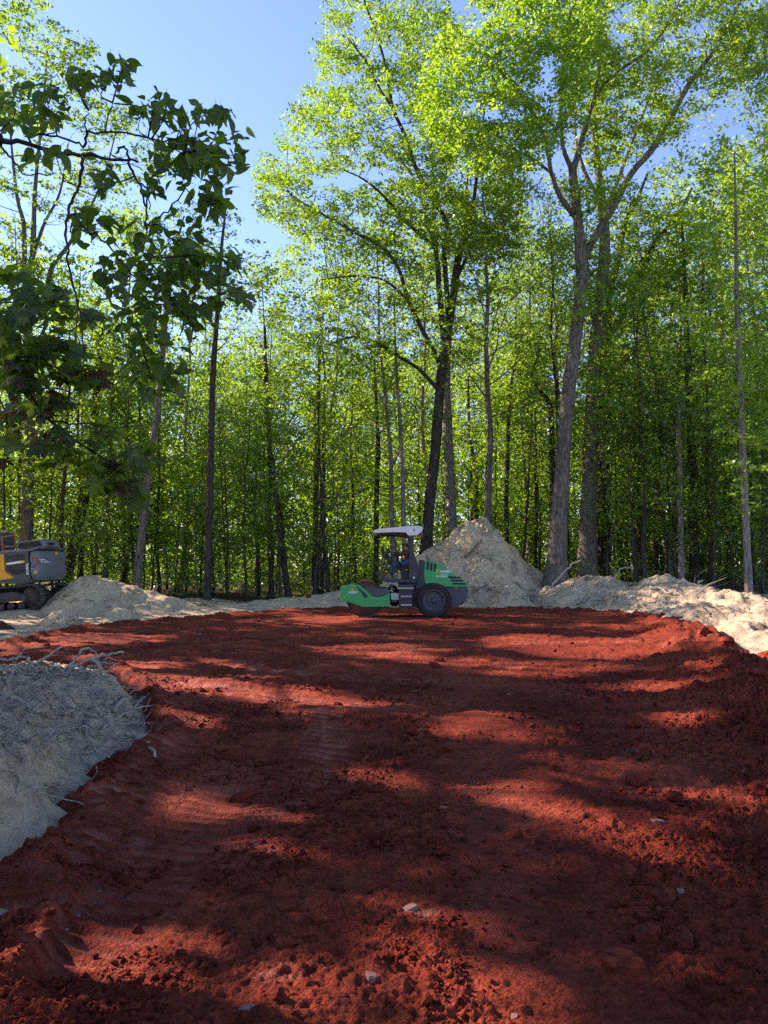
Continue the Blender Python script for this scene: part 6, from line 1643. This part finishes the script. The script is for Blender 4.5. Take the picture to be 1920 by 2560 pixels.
def c4(*p): return [(a / 2.513, 50 + b / 2.513) for a, b in p]
def c5(*p): return [(a / 2.37, 850 + b / 2.37) for a, b in p]
def branch_tree(name, label, base, top_pts, Y, twigs, clusters, meshes, size, seed, brown=None, gmat='bark_dark'):
    rg = np.random.default_rng(seed); root_o = empty(name, base); b = np.array(base, float)
    g = Geo(); P = catmull([np.array(p, float) for p in top_pts], 4)
    g.tube(P - b, np.linspace(0.085, 0.03, len(P)), 9, wob=0.05, seed=seed); link("trunk", g.mesh("trunk"), M[gmat], root_o)
    nodes = []
    for (pts, w0, w1, dy) in twigs:
        Q = [at(p[0], p[1], Y + dy * i / len(pts)) for i, p in enumerate(pts)]
        Q = catmull(Q, 4); Q = Q + rg.standard_normal(Q.shape) * 0.004
        g = Geo(); g.tube(Q - b, np.linspace(w0, w1, len(Q)) * 0.5 * Y / FPX, 7, wob=0.12, seed=seed); link("branch", g.mesh("branch"), M[gmat], root_o); nodes.append(Q)
    nodes = np.concatenate(nodes); placed = 0; tw = Geo(); rest = []
    for (cx_, cy_, rx_, ry_, cnt_) in clusters:
        yc = Y + rg.normal(0, 0.16); cc = at(cx_, cy_, yc)
        nb = nodes[int(np.argmin(np.linalg.norm(nodes - cc, axis=1)))]
        if np.linalg.norm(nb - cc) < 0.9:
            tw.tube(catmull([nb - b, (nb + cc) / 2 - b + rg.standard_normal(3) * 0.03, cc - b], 3), np.linspace(0.004, 0.0018, 7), 4)
        for q in range(cnt_):
            p = at(cx_ + rg.normal(0, rx_ * 0.55), cy_ + rg.normal(0, ry_ * 0.55), yc + rg.normal(0, 0.17))
            d = (p - cc) * np.array([1, 0.8, 0.6]) + rg.standard_normal(3) * 0.06 + np.array([0.02, 0, -0.05]); d /= np.linalg.norm(d)
            nrm = np.array([0, -0.35, 1.0]) + rg.standard_normal(3) * 0.55; nrm -= d * np.dot(nrm, d); nrm /= np.linalg.norm(nrm)
            s = size * rg.uniform(0.7, 1.25); y_ = np.cross(nrm, d)
            mt = Matrix([[d[i] * s, y_[i] * s, nrm[i] * s, p[i] - b[i] - d[i] * s * 0.4] for i in range(3)] + [[0, 0, 0, 1]])
            mm = meshes
            if brown and cx_ < 420 and 930 < cy_ < 1260 and rg.random() < 0.32: mm = brown
            k = int(min(len(mm) - 1, abs(rg.normal(0, len(mm) * 0.36))))
            if placed < 300:
                o = link("leaf", mm[k], None, root_o); o.matrix_local = mt; placed += 1
            else: rest.append((mm[k], mt))
    if tw.n: tag(link("twigs", tw.mesh("twigs"), M[gmat], root_o), kind="stuff")
    if rest:
        bm = bmesh.new()
        Vs = []; Ts = []; n0 = 0; Qs = []; tn = []; tt = []
        for me, mt in rest:
            co = np.zeros(len(me.vertices) * 3); me.vertices.foreach_get("co", co); co = co.reshape(-1, 3)
            A = np.array(mt); co = co @ A[:3, :3].T + A[:3, 3]
            ti = me.attributes["tint"].data[0].value
            for p in me.polygons:
                v = [x + n0 for x in p.vertices]
                if len(v) == 4: Qs.append(v); tn.append(ti)
                else: Ts.append(v); tt.append(ti)
            Vs.append(co); n0 += len(co)
        bm.free()
        F = [np.array(x) for x in (Qs, Ts) if x]
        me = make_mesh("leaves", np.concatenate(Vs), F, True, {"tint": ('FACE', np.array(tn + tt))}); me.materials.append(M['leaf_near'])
        tag(link("leaves", me, None, root_o), kind="stuff")
    tag(root_o, label, "tree"); return root_o

zb = surf_z(-3.1, 3.3)
tip = at(0, 350, 3.25)
oval_clusters = [(780, 280, 90, 80, 5), (720, 360, 120, 60, 10), (560, 400, 130, 80, 13), (480, 350, 80, 60, 7), (280, 470, 120, 60, 11), (90, 560, 140, 120, 18), (300, 600, 150, 100, 13), (980, 470, 40, 50, 2), (1050, 520, 35, 35, 2), (900, 560, 80, 60, 7), (1000, 600, 90, 80, 8),
    (1150, 620, 70, 60, 6), (1250, 600, 60, 40, 4), (1330, 570, 60, 50, 4), (1400, 640, 60, 60, 4), (1500, 740, 60, 25, 3), (1200, 780, 150, 120, 20), (1350, 850, 120, 100, 15), (1500, 860, 45, 45, 3), (1500, 940, 45, 35, 2), (1350, 950, 100, 120, 14), (1000, 850, 100, 100, 8), (950, 1000, 60, 120, 8), (1100, 950, 120, 100, 12), (1300, 1150, 110, 120, 12), (1400, 1130, 60, 80, 5),
    (650, 1000, 100, 90, 8), (350, 850, 200, 60, 9), (550, 1250, 120, 100, 8), (480, 1330, 70, 80, 5), (640, 1280, 80, 80, 5), (1000, 1350, 60, 90, 5), (1150, 1400, 120, 150, 16), (850, 1350, 150, 80, 10), (700, 1550, 120, 100, 12), (900, 1550, 120, 120, 12), (1250, 1550, 150, 130, 18), (1450, 1530, 130, 70, 10), (1500, 1680, 60, 90, 5), (1050, 1650, 150, 120, 22), (850, 1750, 150, 120, 17), (1150, 1820, 200, 120, 28), (1350, 1750, 80, 100, 9), (950, 1950, 120, 100, 11), (730, 1900, 80, 90, 7), (700, 1720, 50, 60, 3), (1200, 1950, 60, 50, 3)]
oval_clusters = [(c4((a, b_))[0][0], c4((a, b_))[0][1], c_ / 2.513, d_ / 2.513, n_) for a, b_, c_, d_, n_ in oval_clusters]
oval_clusters += [(c5((a, b_))[0][0], c5((a, b_))[0][1], c_ / 2.37, d_ / 2.37, n_) for a, b_, c_, d_, n_ in [(850, 130, 180, 110, 24), (1000, 200, 90, 110, 12), (880, 300, 90, 40, 7), (1060, 320, 50, 50, 3)]]
random.Random(3).shuffle(oval_clusters)
branch_tree("broadleaf_tree", "near tree reaching in from the left with large dark oval leaves against the sky", (-3.1, 3.3, zb - 0.1),
    [(-3.1, 3.3, zb - 0.2), (-3.05, 3.3, zb + 1.2), (-2.85, 3.28, 2.6), (-2.4, 3.25, 3.25), (-2.0, 3.25, tip[2] + 0.03), (tip[0], 3.25, tip[2])], 3.25,
    [(c4((-60, 748), (0, 755), (150, 775), (370, 835), (540, 845), (720, 870), (870, 885)), 15, 6, 0), (c4((530, 800), (545, 710), (600, 705), (800, 710), (950, 745), (1060, 775), (1150, 850)), 7, 3, -0.1), (c4((660, 700), (690, 570), (720, 520)), 4, 2, -0.1), (c4((180, 765), (230, 720), (330, 730), (450, 765), (530, 795)), 6, 5, 0.05),
     (c4((545, 710), (540, 620), (550, 560)), 5, 2, -0.05), (c4((525, 860), (510, 960), (490, 1080), (440, 1160), (420, 1300), (430, 1500), (460, 1680), (500, 1830), (520, 2000), (528, 2137)), 9, 3, -0.1), (c4((440, 1220), (540, 1320), (640, 1380), (740, 1500), (860, 1620), (960, 1690)), 6, 3, -0.15), (c4((740, 1500), (860, 1515), (990, 1497)), 4, 2, 0.1),
     (c4((800, 880), (840, 980), (880, 1020), (900, 1130), (925, 1200), (925, 1370), (1000, 1450), (1010, 1500)), 7, 3, -0.1), (c4((880, 1020), (935, 1080), (930, 1190)), 5, 3, 0.05), (c4((925, 1285), (1000, 1240), (1110, 1140), (1190, 1000), (1200, 880)), 5, 3, 0.1), (c4((1160, 1060), (1210, 1130), (1260, 1170)), 3, 2, 0.05), (c4((745, 830), (745, 800), (790, 800), (815, 880)), 6, 6, 0),
     (c4((500, 1830), (600, 1910), (690, 1960), (790, 2040)), 4, 2, 0.1), (c4((960, 1690), (1100, 1760), (1200, 1900)), 4, 2, 0.1), (c4((0, 800), (70, 860), (120, 930), (170, 965), (330, 965)), 6, 3, 0.15), (c4((790, 2040), (900, 2120), (1100, 2260), (1200, 2500)), 4, 2, 0.1)],
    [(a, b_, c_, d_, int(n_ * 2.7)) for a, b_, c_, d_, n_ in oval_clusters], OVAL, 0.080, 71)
zb2 = surf_z(-4.2, 4.6)
maple_clusters = [(c4((a, b_))[0][0], c4((a, b_))[0][1], c_ / 2.513, d_ / 2.513, n_) for a, b_, c_, d_, n_ in [(380, 1720, 90, 50, 5), (150, 1700, 150, 150, 15), (60, 1880, 120, 130, 16), (350, 1850, 140, 90, 12), (580, 1850, 90, 50, 6), (280, 2050, 200, 80, 15), (480, 2080, 80, 60, 4)]]
maple_clusters += [(c5((a, b_))[0][0], c5((a, b_))[0][1], c_ / 2.37, d_ / 2.37, n_) for a, b_, c_, d_, n_ in [(200, 130, 200, 110, 20), (80, 230, 90, 110, 9), (250, 350, 150, 100, 19), (50, 520, 60, 140, 9), (420, 240, 110, 70, 8), (550, 210, 90, 70, 7), (330, 600, 160, 100, 18), (620, 530, 100, 90, 10), (650, 800, 150, 120, 20), (820, 690, 100, 80, 10), (560, 860, 50, 60, 4), (750, 900, 110, 60, 9), (420, 720, 90, 50, 7)]]
mtip = at(-80, 800, 4.3)
branch_tree("maple_tree", "near maple reaching in from the left with drooping lobed leaves in shade", (-4.2, 4.5, zb2 - 0.1),
    [(-4.2, 4.5, zb2 - 0.2), (-4.15, 4.45, zb2 + 1.0), (-3.7, 4.35, 2.4), (-3.1, 4.3, mtip[2] - 0.05), (mtip[0], 4.3, mtip[2])], 4.3,
    [(c5((-190, -120), (0, 180), (150, 300), (300, 480), (480, 620), (640, 720), (800, 860)), 9, 3, -0.1), (c5((-190, -120), (60, 20), (250, 120), (420, 200), (600, 230)), 7, 3, 0.1), (c5((300, 480), (450, 500), (620, 520), (820, 640)), 5, 2, 0.1), (c4((-200, 2000), (0, 1980), (230, 1840), (360, 1750), (450, 1690)), 6, 3, 0.2), (c5((-190, -120), (-80, 200), (20, 400), (60, 640)), 6, 3, 0.0), (c4((-200, 2000), (100, 1900), (400, 1960), (560, 1870)), 5, 2, 0.0)],
    [(a, b_, c_, d_, int(n_ * 1.7)) for a, b_, c_, d_, n_ in maple_clusters], MAPLE, 0.125, 72, brown=MAPLE_B)
